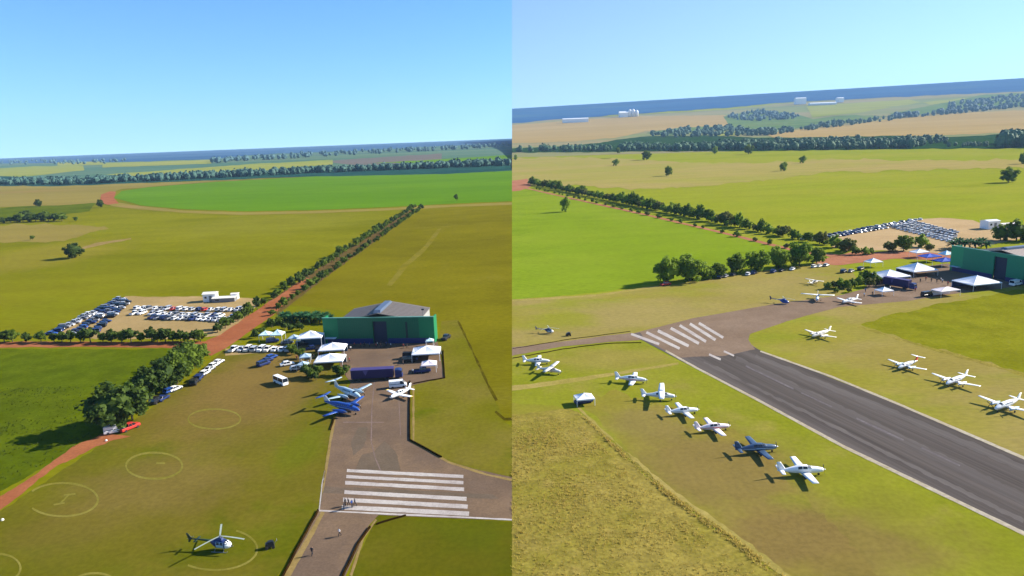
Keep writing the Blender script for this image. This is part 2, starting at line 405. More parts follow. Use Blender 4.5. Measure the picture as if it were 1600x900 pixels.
gs('dry_patch',[(LW,366),(0,352),(100,350),(170,356),(100,376),(0,380),(LW,392)],'tan_l',5,3,14)
gs('cattle_track',[(128,386),(150,380),(205,372),(205,374),(152,384),(130,390)],'edge_l',6,1,15)
gs('pasture',[(668,322),(830,316),(830,640),(790,660),(716,500),(690,502),(470,478),(430,476),(520,425),(600,366)],'right_l',5,1,16)
gs('worn_track',[(684,358),(690,357),(668,388),(640,414),(612,446),(604,446),(630,412),(660,388)],'track_l',6,1.5,17)
gs('pasture',[(LW,548),(60,545),(260,545),(330,548),(262,600),(160,680),(0,768),(LW,900)],'near_l',5,2,18)
gs('mown_turf',[(350,548),(500,545),(545,596),(520,660),(498,800),(470,848),(430,905),(400,1100),(LW-500,1100),(LW-200,900),(0,800),(165,690),(300,590)],'mown_l',5,2,19)
gs('mown_turf',[(690,502),(716,500),(790,660),(830,690),(830,752),(740,733),(690,716),(640,690),(640,604),(690,592),(684,536)],'turf_l',6,1.5,20)
gs('mown_turf',[(590,805),(830,816),(830,1100),(500,1100),(545,900)],'olive_l',6,1.5,21)
# left: dirt and asphalt
gs('dirt_car_park',[(196,463),(300,464),(410,466),(398,482),(352,524),(300,530),(120,528),(150,500)],'lot',8,1.5,22)
gs('dirt_car_park',[(80,520),(176,468),(198,464),(170,520),(150,530)],'lot',7,1,23)
gs('dirt_road',[(LW,546),(0,534),(150,534),(320,534),(345,522),(385,496),(420,472),(468,441),(480,434),(484,436),(474,446),(450,470),(428,492),(385,522),(352,545),(330,556),(310,545),(150,542),(0,543),(LW,556)],'red',9,1.2,24)
gs('dirt_verge',band([(426,482),(484,440),(566,384),(648,328)],[26,20,13,6]),'verge_l',8,.8,77)
gs('dirt_road',[(LW,960),(0,776),(60,738),(120,694),(165,676),(205,682),(150,697),(90,728),(0,798),(LW,990)],'red',9,2.5,25)
gs('parking_verge',[(352,545),(480,536),(520,540),(500,548),(420,551),(352,556)],'lot',8,1,26)
gs('apron',[(536,536),(684,534),(694,590),(646,602),(640,604),(640,690),(690,717),(740,733),(830,752),(830,815),(590,805),(500,797),(520,660),(548,598),(530,575)],'asph_l',9,.5,27)
gs('taxiway',[(499,796),(592,804),(576,822),(540,900),(520,950),(440,1100),(370,1100),(437,905),(470,848)],'asph_l',10,.4,28)
gs('asphalt_patch',[(552,738),(566,712),(585,706),(600,690),(618,705),(626,735)],'asph_d',10,2,29)
gs('asphalt_patch',[(548,690),(560,668),(575,668),(568,700),(552,712)],'asph_d',10,2,30)
gs('asphalt_patch',[(505,760),(770,772),(780,780),(505,770)],'asph_d',10,1.5,31)
gs('asphalt_joint',band([(585,596),(581,640),(580,690),(586,715),(595,736)],1.6),'joint',11,.3,32)
gs('asphalt_joint',band([(622,600),(624,640),(626,680)],1.2),'joint',11,.3,33)
gs('asphalt_joint',band([(536,660),(600,660)],1.2),'joint',11,.3,34)
for a,b,w in (((542,735.5),(724,745),5),((541,745),(724,754.5),5),((539.5,754.5),(725,765),5.5),((538,769),(729,780),6),((536,781),(731,792),6.5),((534,793),(733,803),7)):
    gs('runway_stripe',band([a,b],w),'white',12,.5,int(a[1]))
gs('runway_edge_line',band([(498,798),(600,803),(734,809),(830,814)],2.6),'white',12,.4,35)
gs('verge_line',band([(508,736),(503,760),(499,797)],2.2),'white',12,.4,36)
gs('dry_verge',band([(523,654),(516,690),(509,736),(503,770)],4),'edge_l',12,.6,37)
gs('dry_verge',band([(505,800),(480,846),(448,900),(400,1000)],[6,8,11,14]),'edge_l',11,.8,38)
gs('dry_verge',band([(646,604),(646,690),(700,722),(760,742),(830,756)],3),'edge_l',11,.8,39)
gs('dry_verge',band([(588,812),(568,840),(548,900)],[3,4,5]),'edge_l',12,.8,40)
# chalk landing circles
def ring(cx,cy,rx,ry,w,mat,layer,a0=0,a1=360):
    n=40; pts=[(cx+rx*math.cos(R(a0+(a1-a0)*i/n)),cy+ry*math.sin(R(a0+(a1-a0)*i/n))) for i in range(n+1)]
    gs('landing_circle',band(pts,w),mat,layer,.35,int(cx))
ring(335,655,41,15.5,2.2,'chalk',11); ring(241,728,44,20.5,3,'chalk',11); ring(98,781,55,26,3,'chalk',11,-150,150)
ring(336,858,66,33,3,'chalk',11,-60,130); ring(-2,888,34,22,3.4,'chalk',11,-90,90); ring(148,922,42,26,3.4,'chalk',11,180,360)
for pts in (((84,789),(101,786)),((93,788),(108,773)),((100,774),(118,772)),((244,724),(258,724))):
    gs('landing_letter',band(pts,2.4),'chalk',11,.3,5)
# ------------------------------------------------------------------ right: fields
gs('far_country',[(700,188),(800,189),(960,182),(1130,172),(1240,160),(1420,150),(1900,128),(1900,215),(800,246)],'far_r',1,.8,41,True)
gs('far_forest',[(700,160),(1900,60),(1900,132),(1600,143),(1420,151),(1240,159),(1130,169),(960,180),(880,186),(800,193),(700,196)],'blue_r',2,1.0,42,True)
gs('stubble_field',[(700,198),(800,196),(900,188),(1000,182),(1130,180),(1180,190),(1140,198),(1010,205),(960,216),(880,222),(800,224),(700,226)],'stub_r',3,1,43,True)
gs('stubble_field',[(1190,208),(1300,198),(1400,186),(1520,176),(1900,158),(1900,200),(1560,208),(1420,213),(1300,216),(1220,219)],'stub_r',3,1,44,True)
gs('far_pasture',[(1260,166),(1420,156),(1440,160),(1330,178),(1270,184)],'lime_l',3,1,45,True)
gs('far_pasture',[(1440,160),(1560,148),(1900,128),(1900,140),(1600,160),(1480,170)],'lime_l',3,1,46,True)
gs('far_pasture',[(1110,206),(1160,203),(1160,211),(1110,214)],'lime_l',4,1,47,True)
gs('far_forest',[(1130,182),(1190,172),(1250,180),(1270,186),(1330,180),(1390,182),(1300,196),(1190,206),(1110,204),(1040,212),(1010,208),(1060,200),(1140,198)],'farg_r',4,1.2,48,True)
gs('far_forest',[(1480,160),(1540,148),(1600,146),(1900,128),(1900,154),(1600,165),(1500,174),(1400,182),(1390,178)],'farg_r',4,1,49,True)
gs('woodland',[(700,236),(800,232),(900,228),(1000,214),(1100,212),(1200,216),(1420,212),(1480,216),(1560,210),(1600,205),(1900,190),(1900,222),(1600,232),(1400,233),(1200,236),(1000,237),(700,240)],'wood_n',5,1.2,50,True)
gs('dry_pasture',[(700,252),(850,246),(1000,250),(1100,256),(1300,250),(1600,250),(1600,262),(1300,270),(1100,292),(1000,296),(900,290),(700,290)],'dry_r',5,4,51,True)
gs('lush_pasture',[(700,300),(826,296),(900,312),(1000,334),(1120,362),(1240,390),(1260,398),(1200,412),(1040,440),(930,458),(700,476)],'green_r',5,1,52,True)
gs('bare_earth',[(790,284),(824,279),(830,292),(812,298),(790,300)],'red_r',6,1,53,True)
gs('mown_turf',[(700,480),(930,460),(1040,446),(1280,410),(1330,420),(1340,440),(1310,462),(1210,476),(1080,500),(985,523),(800,553),(700,566)],'mown_r',6,1.5,54,True)
gs('worn_path',band([(790,470),(930,462),(1010,450),(1040,446)],3),'path_r',7,1,55,True)
gs('mown_turf',[(700,568),(800,556),(985,527),(1000,533),(1062,566),(1180,626),(1320,702),(1600,838),(1900,985),(1900,1300),(1500,1300),(1225,905),(1000,736),(920,650),(800,660),(700,670)],'lime_r',6,1,56,True)
gs('brown_turf',[(905,628),(960,612),(1070,640),(1180,690),(1240,760),(1330,850),(1420,960),(1300,1000),(1225,898),(1080,790),(980,700)],'brown_r',7,8,57,True)
gs('mown_turf',[(1170,520),(1230,500),(1310,478),(1420,468),(1500,456),(1600,440),(1900,400),(1900,860),(1600,716),(1400,630),(1190,548),(1168,535)],'mown_r',6,1.5,58,True)
gs('thick_grass',[(1345,508),(1400,490),(1500,470),(1600,452),(1900,410),(1900,640),(1600,584),(1540,566),(1430,536)],'lush_r',7,4,59,True)
gs('grass_edge',band([(1340,510),(1430,538),(1540,568),(1600,586),(1760,630)],[2.5,3.5,4.5,5,6]),'rough_r',8,2,60,True)
gs('rough_grass',[(700,640),(800,645),(890,638),(925,655),(1000,738),(1100,815),(1225,905),(1420,1200),(700,1200)],'rough_r',8,3,61,True)
gs('dry_verge',band([(900,634),(960,690),(1050,768),(1150,838),(1235,905)],[2,3,5,7,9]),'path_r',9,3,62,True)
gs('bare_patch',[(700,632),(800,630),(870,634),(880,640),(800,648),(700,650)],'brown_r',9,2,64,True)
gs('worn_path',band([(760,612),(850,601),(950,586),(1060,568)],[8,7,5,3.5]),'path_r',10,1.2,63,True)
# right: dirt and asphalt
gs('dirt_car_park',[(1300,372),(1350,356),(1440,342),(1470,340),(1520,344),(1550,356),(1610,356),(1600,372),(1480,396),(1400,392),(1330,392),(1300,386)],'lot_r',8,1,65,True)
gs('dirt_road',[(1290,404),(1330,394),(1400,392),(1480,396),(1500,402),(1480,408),(1400,404),(1350,410),(1310,414),(1270,412)],'red_r',9,1,66,True)
gs('dirt_road',band([(820,294),(900,312),(1010,336),(1130,364),(1240,391),(1320,402)],[1.6,2,2.5,3,4,5]),'red_r',9,.5,67,True)
gs('apron',[(1310,462),(1350,452),(1360,440),(1420,420),(1480,412),(1530,420),(1600,436),(1620,440),(1560,452),(1500,458),(1420,470),(1310,480),(1230,502),(1172,522),(1168,535),(1190,549),(1120,560),(985,527),(985,522),(1080,498),(1210,475)],'taxi_r',9,.5,68,True)
gs('runway',[(985,522),(1110,503),(1150,528),(1190,549),(1400,630),(1600,716),(1900,845),(1900,980),(1600,834),(1320,700),(1180,624),(1062,563)],'asph_r',10,.3,69,True)
gs('taxiway',[(700,563),(800,543),(900,531),(985,520),(1000,531),(960,534),(880,541),(800,556),(700,578)],'taxi_r',10,.8,70,True)
gs('runway_turning_pad',[(1000,520),(1110,502),(1160,520),(1180,546),(1130,556),(1060,558),(1010,532)],'taxi_r',11,1.5,71,True)
for pts,w in ((((1150,560),(1300,632),(1460,712),(1640,800)),[7,10,14,18]),(((1180,556),(1300,606),(1460,672),(1640,750)),[6,8,10,12]),(((1100,566),(1250,640),(1420,726),(1600,815)),[3,4,5,7])):
    gs('wheel_track',band(pts,w),'wear_r',12,2.5,int(w[0]),True)
for a,b,w in (((986,522),(1030,538),3.8),((1010,519.5),(1062,545),4.2),((1028,517),(1076,541),4.4),((1048,513),(1092,537),4.4),((1062,508.5),(1103,534),4.2),((1078,506),(1118,531.5),4.2),((1092,505),(1130,528),4)):
    gs('runway_stripe',band([a,b],w),'white',13,.4,int(a[0]),True)
for a,b,w in (((1108,554),(1126,562),3),((1131,549),(1147,556),3),((1165,572),(1240,608),2.4),((1338,654),(1412,688),2.6),((1252,614),(1300,636),1.6),((1440,700),(1500,728),2.2)):
    gs('runway_dash',band([a,b],w),'white' if a[0]<1150 else 'dash_r',13,.4,int(a[0]),True)
gs('runway_edge_line',band([(1040,548),(1090,576),(1180,623),(1320,699),(1600,834),(1900,980)],[3,3,3.6,4.6,6,8]),'edge_r',13,.3,72,True)
gs('runway_edge_line',band([(1188,549),(1300,589),(1400,630),(1600,716),(1900,846)],[2.4,2.8,3.2,4.4,6]),'edge_r',13,.3,73,True)
# the step of the land where the two views meet, far off
def cliff():
    mb=MB(); ys=[b for b in BRR if b>=1300]
    bot=[];top=[]
    for y in ys:
        x=0.0
        for _ in range(8): x=-(CAMX.y*y+CAMX.z*(hill(max(x,0),y)-CH))/CAMX.x
        x0=-(CAMX.y*y+CAMX.z*(-CH))/CAMX.x
        bot.append((x0+.5,y,0)); top.append((x+.5,y,hill(max(x,0),y)-.3))
    n=len(ys); mb.add(bot+top,[(i,i+1,n+i+1,n+i) for i in range(n-1)])
    o=link('hillside',mb.mesh('hillside',G['base_r'])); o['kind']='structure'
cliff()
# raised dark banks along the paved edges
def bank(pts,w,h,label):
    q=[P(x,y) for x,y in pts]; rings=[]
    for i,p in enumerate(q):
        a=q[max(0,i-1)]; b=q[min(len(q)-1,i+1)]; d=(b-a).normalized(); n=Vector((-d.y,d.x,0))
        z=lift(p.y)*10
        rings.append([p+n*w/2+Vector((0,0,z-.3)),p+n*w*.2+Vector((0,0,z+h)),p-n*w*.2+Vector((0,0,z+h*.9)),p-n*w/2+Vector((0,0,z-.3))])
    mb=MB(); mb.loft(rings); o=link('dark_bank',mb.mesh('dark_bank',G['bank'])); o['kind']='structure'
def dens(pts,step=6,amp=.5,seed=1): return wobble(pts,amp,step,seed,closed=False)
bank(dens([(640.5,596),(640,640),(640.5,688),(690,715)]),.5,.35,'')
bank(dens([(692,548),(695,591),(646,600)]),.45,.35,'')
bank(dens([(497,798),(482,826),(462,862),(440,905)],8,.8),.6,.35,'')
bank(dens([(578,824),(560,850),(536,900),(524,930)],8,.8),.6,.35,'')
bank(dens([(634,806),(612,812),(588,820)],6,.8),.5,.3,'')
bank(dens([(522,655),(516,672)],6,.4),.6,.3,'')
bank(dens([(801,560),(880,546),(960,536),(1002,536)],8,.8),.5,.2,'')
bank(dens([(801,545),(900,529),(985,518)],8,.6),.4,.15,'')
gs('ditch',band([(716,502),(738,548),(762,600),(776,626)],[2.2,2.8,3.4,4]),'ditch',7,1.4,81)
gs('ditch',band([(774,643),(788,655),(830,654)],3.4),'ditch',7,1.2,82)
# ------------------------------------------------------------------ object materials
WHITE=paint('white paint',(.8,.8,.79),.3,var=.03); CREAM=paint('cream paint',(.72,.68,.6),.4,var=.05)
SILVER=paint('silver paint',(.52,.53,.55),.3,.3,var=.05); GREY=paint('grey paint',(.2,.2,.21),.35,var=.06)
BLACK=paint('black paint',(.015,.015,.018),.3,var=.1); NAVY=paint('navy paint',(.015,.03,.12),.35,var=.08)
BLUE=paint('blue paint',(.02,.07,.3),.3,var=.08); LBLUE=paint('pale blue paint',(.36,.48,.56),.3,var=.05)
RED=paint('red paint',(.5,.04,.03),.35,var=.08); YELLOW=paint('yellow paint',(.7,.5,.04),.4,var=.05)
GLASS=paint('dark glass',(.012,.018,.028),.06,var=.1,spec=.6); TYRE=paint('tyre rubber',(.02,.02,.02),.85)
METAL=paint('bare metal',(.35,.35,.36),.4,.7); DKGREEN=paint('dark green paint',(.012,.035,.02),.4)
TEAL=paint('teal shade backing',(.02,.07,.13),.35); TENT=paint('white tent fabric',(.8,.8,.82),.7,var=.03,spec=.1)
TENTC=paint('cyan white fabric',(.6,.78,.8),.7,var=.04,spec=.1); TENTB=paint('blue tent fabric',(.03,.08,.4),.7,var=.08,spec=.1)
PURPLE=paint('purple banner',(.011,.005,.06),.5,var=.1); PINKW=paint('pinkish white fabric',(.78,.68,.68),.7,var=.05,spec=.1)
SKIN=paint('skin',(.3,.17,.11),.6); DARKCLOTH=paint('dark cloth',(.02,.022,.03),.9)
BARK=paint('bark',(.09,.065,.045),.9,var=.25,scale=2)
CARCOL={'white':WHITE,'silver':SILVER,'grey':GREY,'black':BLACK,'navy':NAVY,'blue':BLUE,'red':RED,'cream':CREAM}
# ------------------------------------------------------------------ vehicles
def rrect(x,w,z0,z1,ch=.18):
    c=min(ch,w*.4,(z1-z0)*.4)
    return [Vector((x,y,z)) for y,z in ((-w+c,z0),(w-c,z0),(w,z0+c),(w,z1-c),(w-c,z1),(-w+c,z1),(-w,z1-c),(-w,z0+c))]
CARS={ # length stations of the lower body (x,z_top,half width) and the cabin: x0..x1 at sill, x0..x1 at roof, sill z, roof z
 'hatchback':([(1.98,.62,.6),(1.85,.78,.8),(.9,.95,.86),(-1.7,.98,.86),(-1.95,.85,.78)],(1.0,-1.85,.35,-1.45),.95,1.48,.82),
 'sedan':([(2.25,.6,.62),(2.1,.76,.82),(1.0,.92,.88),(-1.5,.95,.88),(-2.15,.9,.84),(-2.25,.7,.7)],(1.05,-1.65,.35,-1.0),.93,1.44,.84),
 'suv':([(2.25,.8,.7),(2.15,1.0,.88),(1.1,1.12,.94),(-2.1,1.15,.94),(-2.25,.95,.86)],(1.15,-2.15,.6,-2.0),1.13,1.75,.88),
 'pickup':([(2.6,.8,.7),(2.5,1.02,.88),(1.4,1.12,.93),(-2.5,1.1,.93),(-2.6,.95,.88)],(1.4,-.75,.85,-.6),1.12,1.76,.86),
 'van':([(2.5,.8,.75),(2.4,1.05,.92),(1.9,1.2,.97),(-2.5,1.2,.97),(-2.55,1.1,.95)],(1.95,-2.5,1.4,-2.45),1.2,2.1,.92),
 'bus':([(3.4,1.2,.95),(3.35,1.35,1.05),(2.5,1.4,1.05),(-3.4,1.4,1.05),(-3.45,1.2,1.0)],(3.35,-3.4,3.15,-3.35),1.4,2.7,1.02),
}
MC={}
def car_meshes(kind,colname,fine):
    key=(kind,colname,fine)
    if key in MC: return MC[key]
    st,(a0,a1,b0,b1),zs,zr,wd=CARS[kind]; mb=MB()
    mb.loft([rrect(x,w,.28 if 0<i<len(st)-1 else .38,z) for i,(x,z,w) in enumerate(st)])
    t=.88; wr=wd*t
    mb.box(((b0+b1)/2,0,zr),(b0-b1+.06,wr*2+.04,.07))
    xm=(a0+a1)/2; rm=(b0+b1)/2
    for s in(-1,1):
        for xa,xb in ((a0,b0),(xm,rm),(a1,b1)):
            mb.tube([(xa,s*wd,zs-.03),(xb,s*wr,zr)],.055,5)
    if kind=='pickup':
        mb.cur=1; mb.box((-1.7,0,1.12),(1.6,1.5,.02)); mb.cur=0
    if kind=='van':
        for s in(-1,1): mb.box((-.9,s*(wd-.06),1.62),(3.0,.06,.85))
    xs=(st[0][0]*.62,st[-1][0]*.62)
    wh=[]
    for x in xs:
        for s in(-1,1):
            w=MB(); y=s*(wd-.02); r=.34 if kind!='bus' else .45
            w.tube([(x,y-.11,r),(x,y+.11,r)],r,10 if fine else 6)
            if fine: wh.append(w.mesh('wheel',TYRE))
            else:
                mb.cur=1; mb.add(w.v,w.f); mb.cur=0
    g=MB(); e=.012
    def cab(x,z,w): return [Vector((x,-w,z)),Vector((x,w,z))]
    q=[(a0,zs-.02,wd-e),(b0,zr-.03,wr-e),(b1,zr-.03,wr-e),(a1,zs-.02,wd-e)]
    g.add([(x,-w,z) for x,z,w in q]+[(x,w,z) for x,z,w in q],[(0,1,2,3),(7,6,5,4),(0,4,5,1),(1,5,6,2),(2,6,7,3)])
    lights=[]
    if fine:
        for s in(-1,1):
            l=MB(); l.box((st[0][0]-.03,s*st[0][2]*.72,st[0][1]-.02),(.1,.26,.13)); lights.append(l.mesh('headlight',METAL))
    MC[key]=(mb.mesh('parked_car',[CARCOL[colname],TYRE]),g.mesh('window',GLASS),wh,lights)
    return MC[key]
CARNAME={'hatchback':'parked_car','sedan':'parked_car','suv':'parked_car','pickup':'pickup_truck','van':'parked_van','bus':'minibus'}
def car(kind,col,x,y,rz,label,group,fine=False,cat=None,s=1.0):
    body,gl,wh,li=car_meshes(kind,col,fine)
    o=link(CARNAME[kind],body); link('window',gl,o)
    for w in wh: link('wheel',w,o)
    for l in li: link('headlight',l,o)
    return put(o,x,y,rz,s=s,label=label,cat=cat or {'pickup':'pickup truck','van':'van','bus':'minibus'}.get(kind,'car'),group=group)

# ------------------------------------------------------------------ aircraft
def interp(st,x):
    for a,b in zip(st,st[1:]):
        if (a[0]>=x>=b[0]):
            t=(a[0]-x)/(a[0]-b[0]); return [a[i]+(b[i]-a[i])*t for i in range(4)]
    return list(st[0] if x>st[0][0] else st[-1])
def fpt(st,x,ang,off=0,e=.85):
    _,zc,w,h=interp(st,x); c,s=math.cos(ang),math.sin(ang)
    return Vector((x,(w+off)*math.copysign(abs(c)**e,c),zc+(h+off)*math.copysign(abs(s)**e,s)))
def fuselage(st,n=14):
    mb=MB(); xs=[]
    for a,b in zip(st,st[1:]):
        for k in range(3): xs.append(a[0]+(b[0]-a[0])*k/3)
    xs.append(st[-1][0]); mb.loft([[fpt(st,x,2*math.pi*k/n) for k in range(n)] for x in xs]); return mb
def patch(mb,st,x0,x1,a0,a1,off=.015,nx=4,na=4):
    vs=[fpt(st,x0+(x1-x0)*i/nx,R(a0+(a1-a0)*j/na),off) for i in range(nx+1) for j in range(na+1)]
    fs=[(i*(na+1)+j,i*(na+1)+j+1,(i+1)*(na+1)+j+1,(i+1)*(na+1)+j) for i in range(nx) for j in range(na)]
    mb.add(vs,fs)
def foil(mb,p0,c0,p1,c1,th=.13,vert=False,sub=3):
    """p = leading edge point, chord runs towards -x"""
    rings=[]
    prof=((0,0),(.12,.5),(.35,.6),(.7,.32),(1,.03),(.7,-.2),(.35,-.34),(.12,-.3))
    for k in range(sub+1):
        t=k/sub; p=Vector(p0).lerp(Vector(p1),t); c=c0+(c1-c0)*t
        rings.append([p+Vector((-u*c, v*c*th,0) if vert else (-u*c,0,v*c*th)) for u,v in prof])
    mb.loft(rings)
def propeller(par,c,r,n=3,a0=20,spin=None):
    mb=MB()
    for k in range(n):
        a=R(a0+360*k/n); d=Vector((0,math.cos(a),math.sin(a))); t=Vector((.35,-math.sin(a),math.cos(a))).normalized()
        C=Vector(c); pts=[]
        for rr,w in ((.1,.05),(.5,.1),(.9,.085),(1,.04)):
            pts.append((C+d*r*rr,w))
        nn=d.cross(t)*.012
        for (p,w),(q,v) in zip(pts,pts[1:]):
            mb.add([p-t*w-nn,p+t*w-nn,q+t*v-nn,q-t*v-nn,p-t*w+nn,p+t*w+nn,q+t*v+nn,q-t*v+nn],[(0,1,2,3),(7,6,5,4),(0,4,5,1),(2,6,7,3),(1,5,6,2),(3,7,4,0)])
    o=part('propeller',mb,BLACK,par)
    s=MB(); s.loft([[Vector((c[0]+x,c[1]+q*math.cos(2*math.pi*k/8),c[2]+q*math.sin(2*math.pi*k/8))) for k in range(8)] for x,q in ((-.12,.16),(.1,.15),(.25,.09),(.34,.02))])
    part('spinner',s,spin or METAL,o,True)
def wheel_leg(par,x,y,z,r=.24):
    g=MB(); g.tube([(x,y,z),(x,y,r)],.05,6); o=part('landing_leg',g,METAL,par)
    w=MB(); w.tube([(x,y-.09,r),(x,y+.09,r)],r,10); part('wheel',w,TYRE,o)
def low_wing(paintm=WHITE,trim=NAVY,tail=None,name='light_aircraft'):
    o=root(name)
    st=[(3.75,1.05,.12,.12),(3.6,1.06,.36,.36),(2.7,1.1,.55,.52),(1.6,1.16,.62,.6),(.7,1.32,.63,.78),(-.4,1.36,.63,.8),(-1.5,1.28,.5,.64),(-3.0,1.2,.27,.36),(-4.6,1.22,.07,.14)]
    part('fuselage',fuselage(st),paintm,o,True)
    w=MB(); patch(w,st,1.35,.72,32,148); part('windshield',w,GLASS,o,True)
    for s in(0,1):
        w=MB()
        for xa,xb in ((.6,-.2),(-.32,-1.05)):
            patch(w,st,xa,xb,*( (12,52) if s==0 else (128,168)))
        part('side_window',w,GLASS,o,True)
        t=MB(); patch(t,st,3.3,-4.2,*((-14,-2) if s==0 else (182,194)),off=.012,nx=10,na=1); part('stripe',t,trim,o,True)
    for s in(-1,1):
        w=MB(); foil(w,(1.15,s*.5,.78),1.85,(.75,s*5.2,1.18),1.15); part('wing',w,paintm,o,True)
        w=MB(); foil(w,(-3.5,s*.1,1.28),1.0,(-3.75,s*1.9,1.3),.65,.1); part('tailplane',w,paintm,o,True)
    w=MB(); foil(w,(-3.05,0,1.35),1.5,(-4.1,0,2.85),.75,.1,True); part('tail_fin',w,tail or paintm,o,True)
    propeller(o,(3.8,0,1.05),.95,2,65)
    wheel_leg(o,2.9,0,.8,.2); wheel_leg(o,-.1,1.5,.85,.24); wheel_leg(o,-.1,-1.5,.85,.24)
    return o
def twin(paintm=WHITE,trim=NAVY,tail=None,ttail=True,belly=None,name='twin_aircraft'):
    o=root(name)
    st=[(5.6,1.45,.1,.1),(5.3,1.5,.35,.34),(4.4,1.58,.58,.58),(3.4,1.7,.7,.74),(2.4,1.85,.76,.88),(-1.8,1.85,.76,.88),(-3.4,1.88,.55,.66),(-5.2,1.95,.28,.38),(-6.6,2.0,.1,.2)]
    part('fuselage',fuselage(st,16),paintm,o,True)
    w=MB(); patch(w,st,3.5,2.75,34,146); part('windshield',w,GLASS,o,True)
    for s in(0,1):
        w=MB()
        for k in range(6): patch(w,st,1.9-.62*k,1.5-.62*k,*((14,38) if s==0 else (142,166)),nx=1,na=2)
        part('side_window',w,GLASS,o,True)
        t=MB(); patch(t,st,5.1,-6.2,*((-20,-4) if s==0 else (184,200)),off=.012,nx=12,na=1); part('stripe',t,trim,o,True)
    if belly:
        t=MB(); patch(t,st,5.5,-5.6,190,350,off=.014,nx=12,na=6); part('belly_patch',t,belly,o,True)  # second colour laid over the underside
    for s in(-1,1):
        w=MB(); foil(w,(1.5,s*.5,1.2),2.3,(1.3,s*2.4,1.3),2.0,sub=1); foil(w,(1.3,s*2.4,1.3),2.0,(.75,s*7.6,1.85),1.0,.12); part('wing',w,paintm,o,True)
        ns=[(3.3,1.5,.18,.2),(3.0,1.5,.36,.36),(2.2,1.48,.42,.46),(.4,1.42,.4,.44),(-1.4,1.4,.12,.16)]
        ns2=[(a,z,wd,h) for a,z,wd,h in ns]
        nb=MB(); xs=[3.3,3.0,2.6,2.2,1.3,.4,-.5,-1.4]
        nb.loft([[fpt(ns2,x,2*math.pi*k/10)+Vector((0,s*2.55,0)) for k in range(10)] for x in xs])
        nac=part('engine_nacelle',nb,belly or paintm,o,True)
        propeller(nac,(3.4,s*2.55,1.5),1.2,4,25 if s>0 else 60)
        zt=3.75 if ttail else 2.1; xt=-6.15 if ttail else -5.4
        w=MB(); foil(w,(xt+.3,s*.05,zt),1.25,(xt-.35,s*2.7,zt+.05),.75,.1); part('tailplane',w,paintm,o,True)
    w=MB(); foil(w,(-4.3,0,2.15),2.3,(-5.9,0,3.8),1.2,.1,True); part('tail_fin',w,tail or paintm,o,True)
    wheel_leg(o,4.2,0,1.2,.26); wheel_leg(o,.5,2.55,1.2,.34); wheel_leg(o,.5,-2.55,1.2,.34)
    return o
def high_wing(paintm=WHITE,trim=RED,tail=None):
    o=root('light_aircraft')
    st=[(3.3,1.1,.12,.12),(3.15,1.12,.4,.38),(2.2,1.18,.54,.5),(1.3,1.3,.56,.68),(.3,1.42,.56,.82),(-.9,1.4,.52,.76),(-2.2,1.3,.34,.46),(-4.8,1.3,.07,.14)]
    part('fuselage',fuselage(st),paintm,o,True)
    w=MB(); patch(w,st,1.5,.7,30,150); part('windshield',w,GLASS,o,True)
    for s in(0,1):
        w=MB(); patch(w,st,.6,-1.2,*((8,46) if s==0 else (134,172))); part('side_window',w,GLASS,o,True)
        t=MB(); patch(t,st,3.0,-4.4,*((-16,-4) if s==0 else (184,196)),off=.012,nx=10,na=1); part('stripe',t,trim,o,True)
    for s in(-1,1):
        w=MB(); foil(w,(.85,s*.0,2.2),1.65,(.7,s*5.4,2.38),1.15); part('wing',w,paintm,o,True)
        w=MB(); w.tube([(.2,s*.5,.85),(.1,s*2.5,2.22)],.05,6); part('wing_strut',w,paintm,o)
        w=MB(); foil(w,(-3.7,s*.1,1.35),1.0,(-3.9,s*1.75,1.35),.7,.1); part('tailplane',w,paintm,o,True)
    w=MB(); foil(w,(-3.3,0,1.4),1.4,(-4.4,0,2.75),.7,.1,True); part('tail_fin',w,tail or paintm,o,True)
    propeller(o,(3.4,0,1.1),.95,2,40)
    wheel_leg(o,2.5,0,.8,.2); wheel_leg(o,-.2,1.15,.9,.23); wheel_leg(o,-.2,-1.15,.9,.23)
    return o
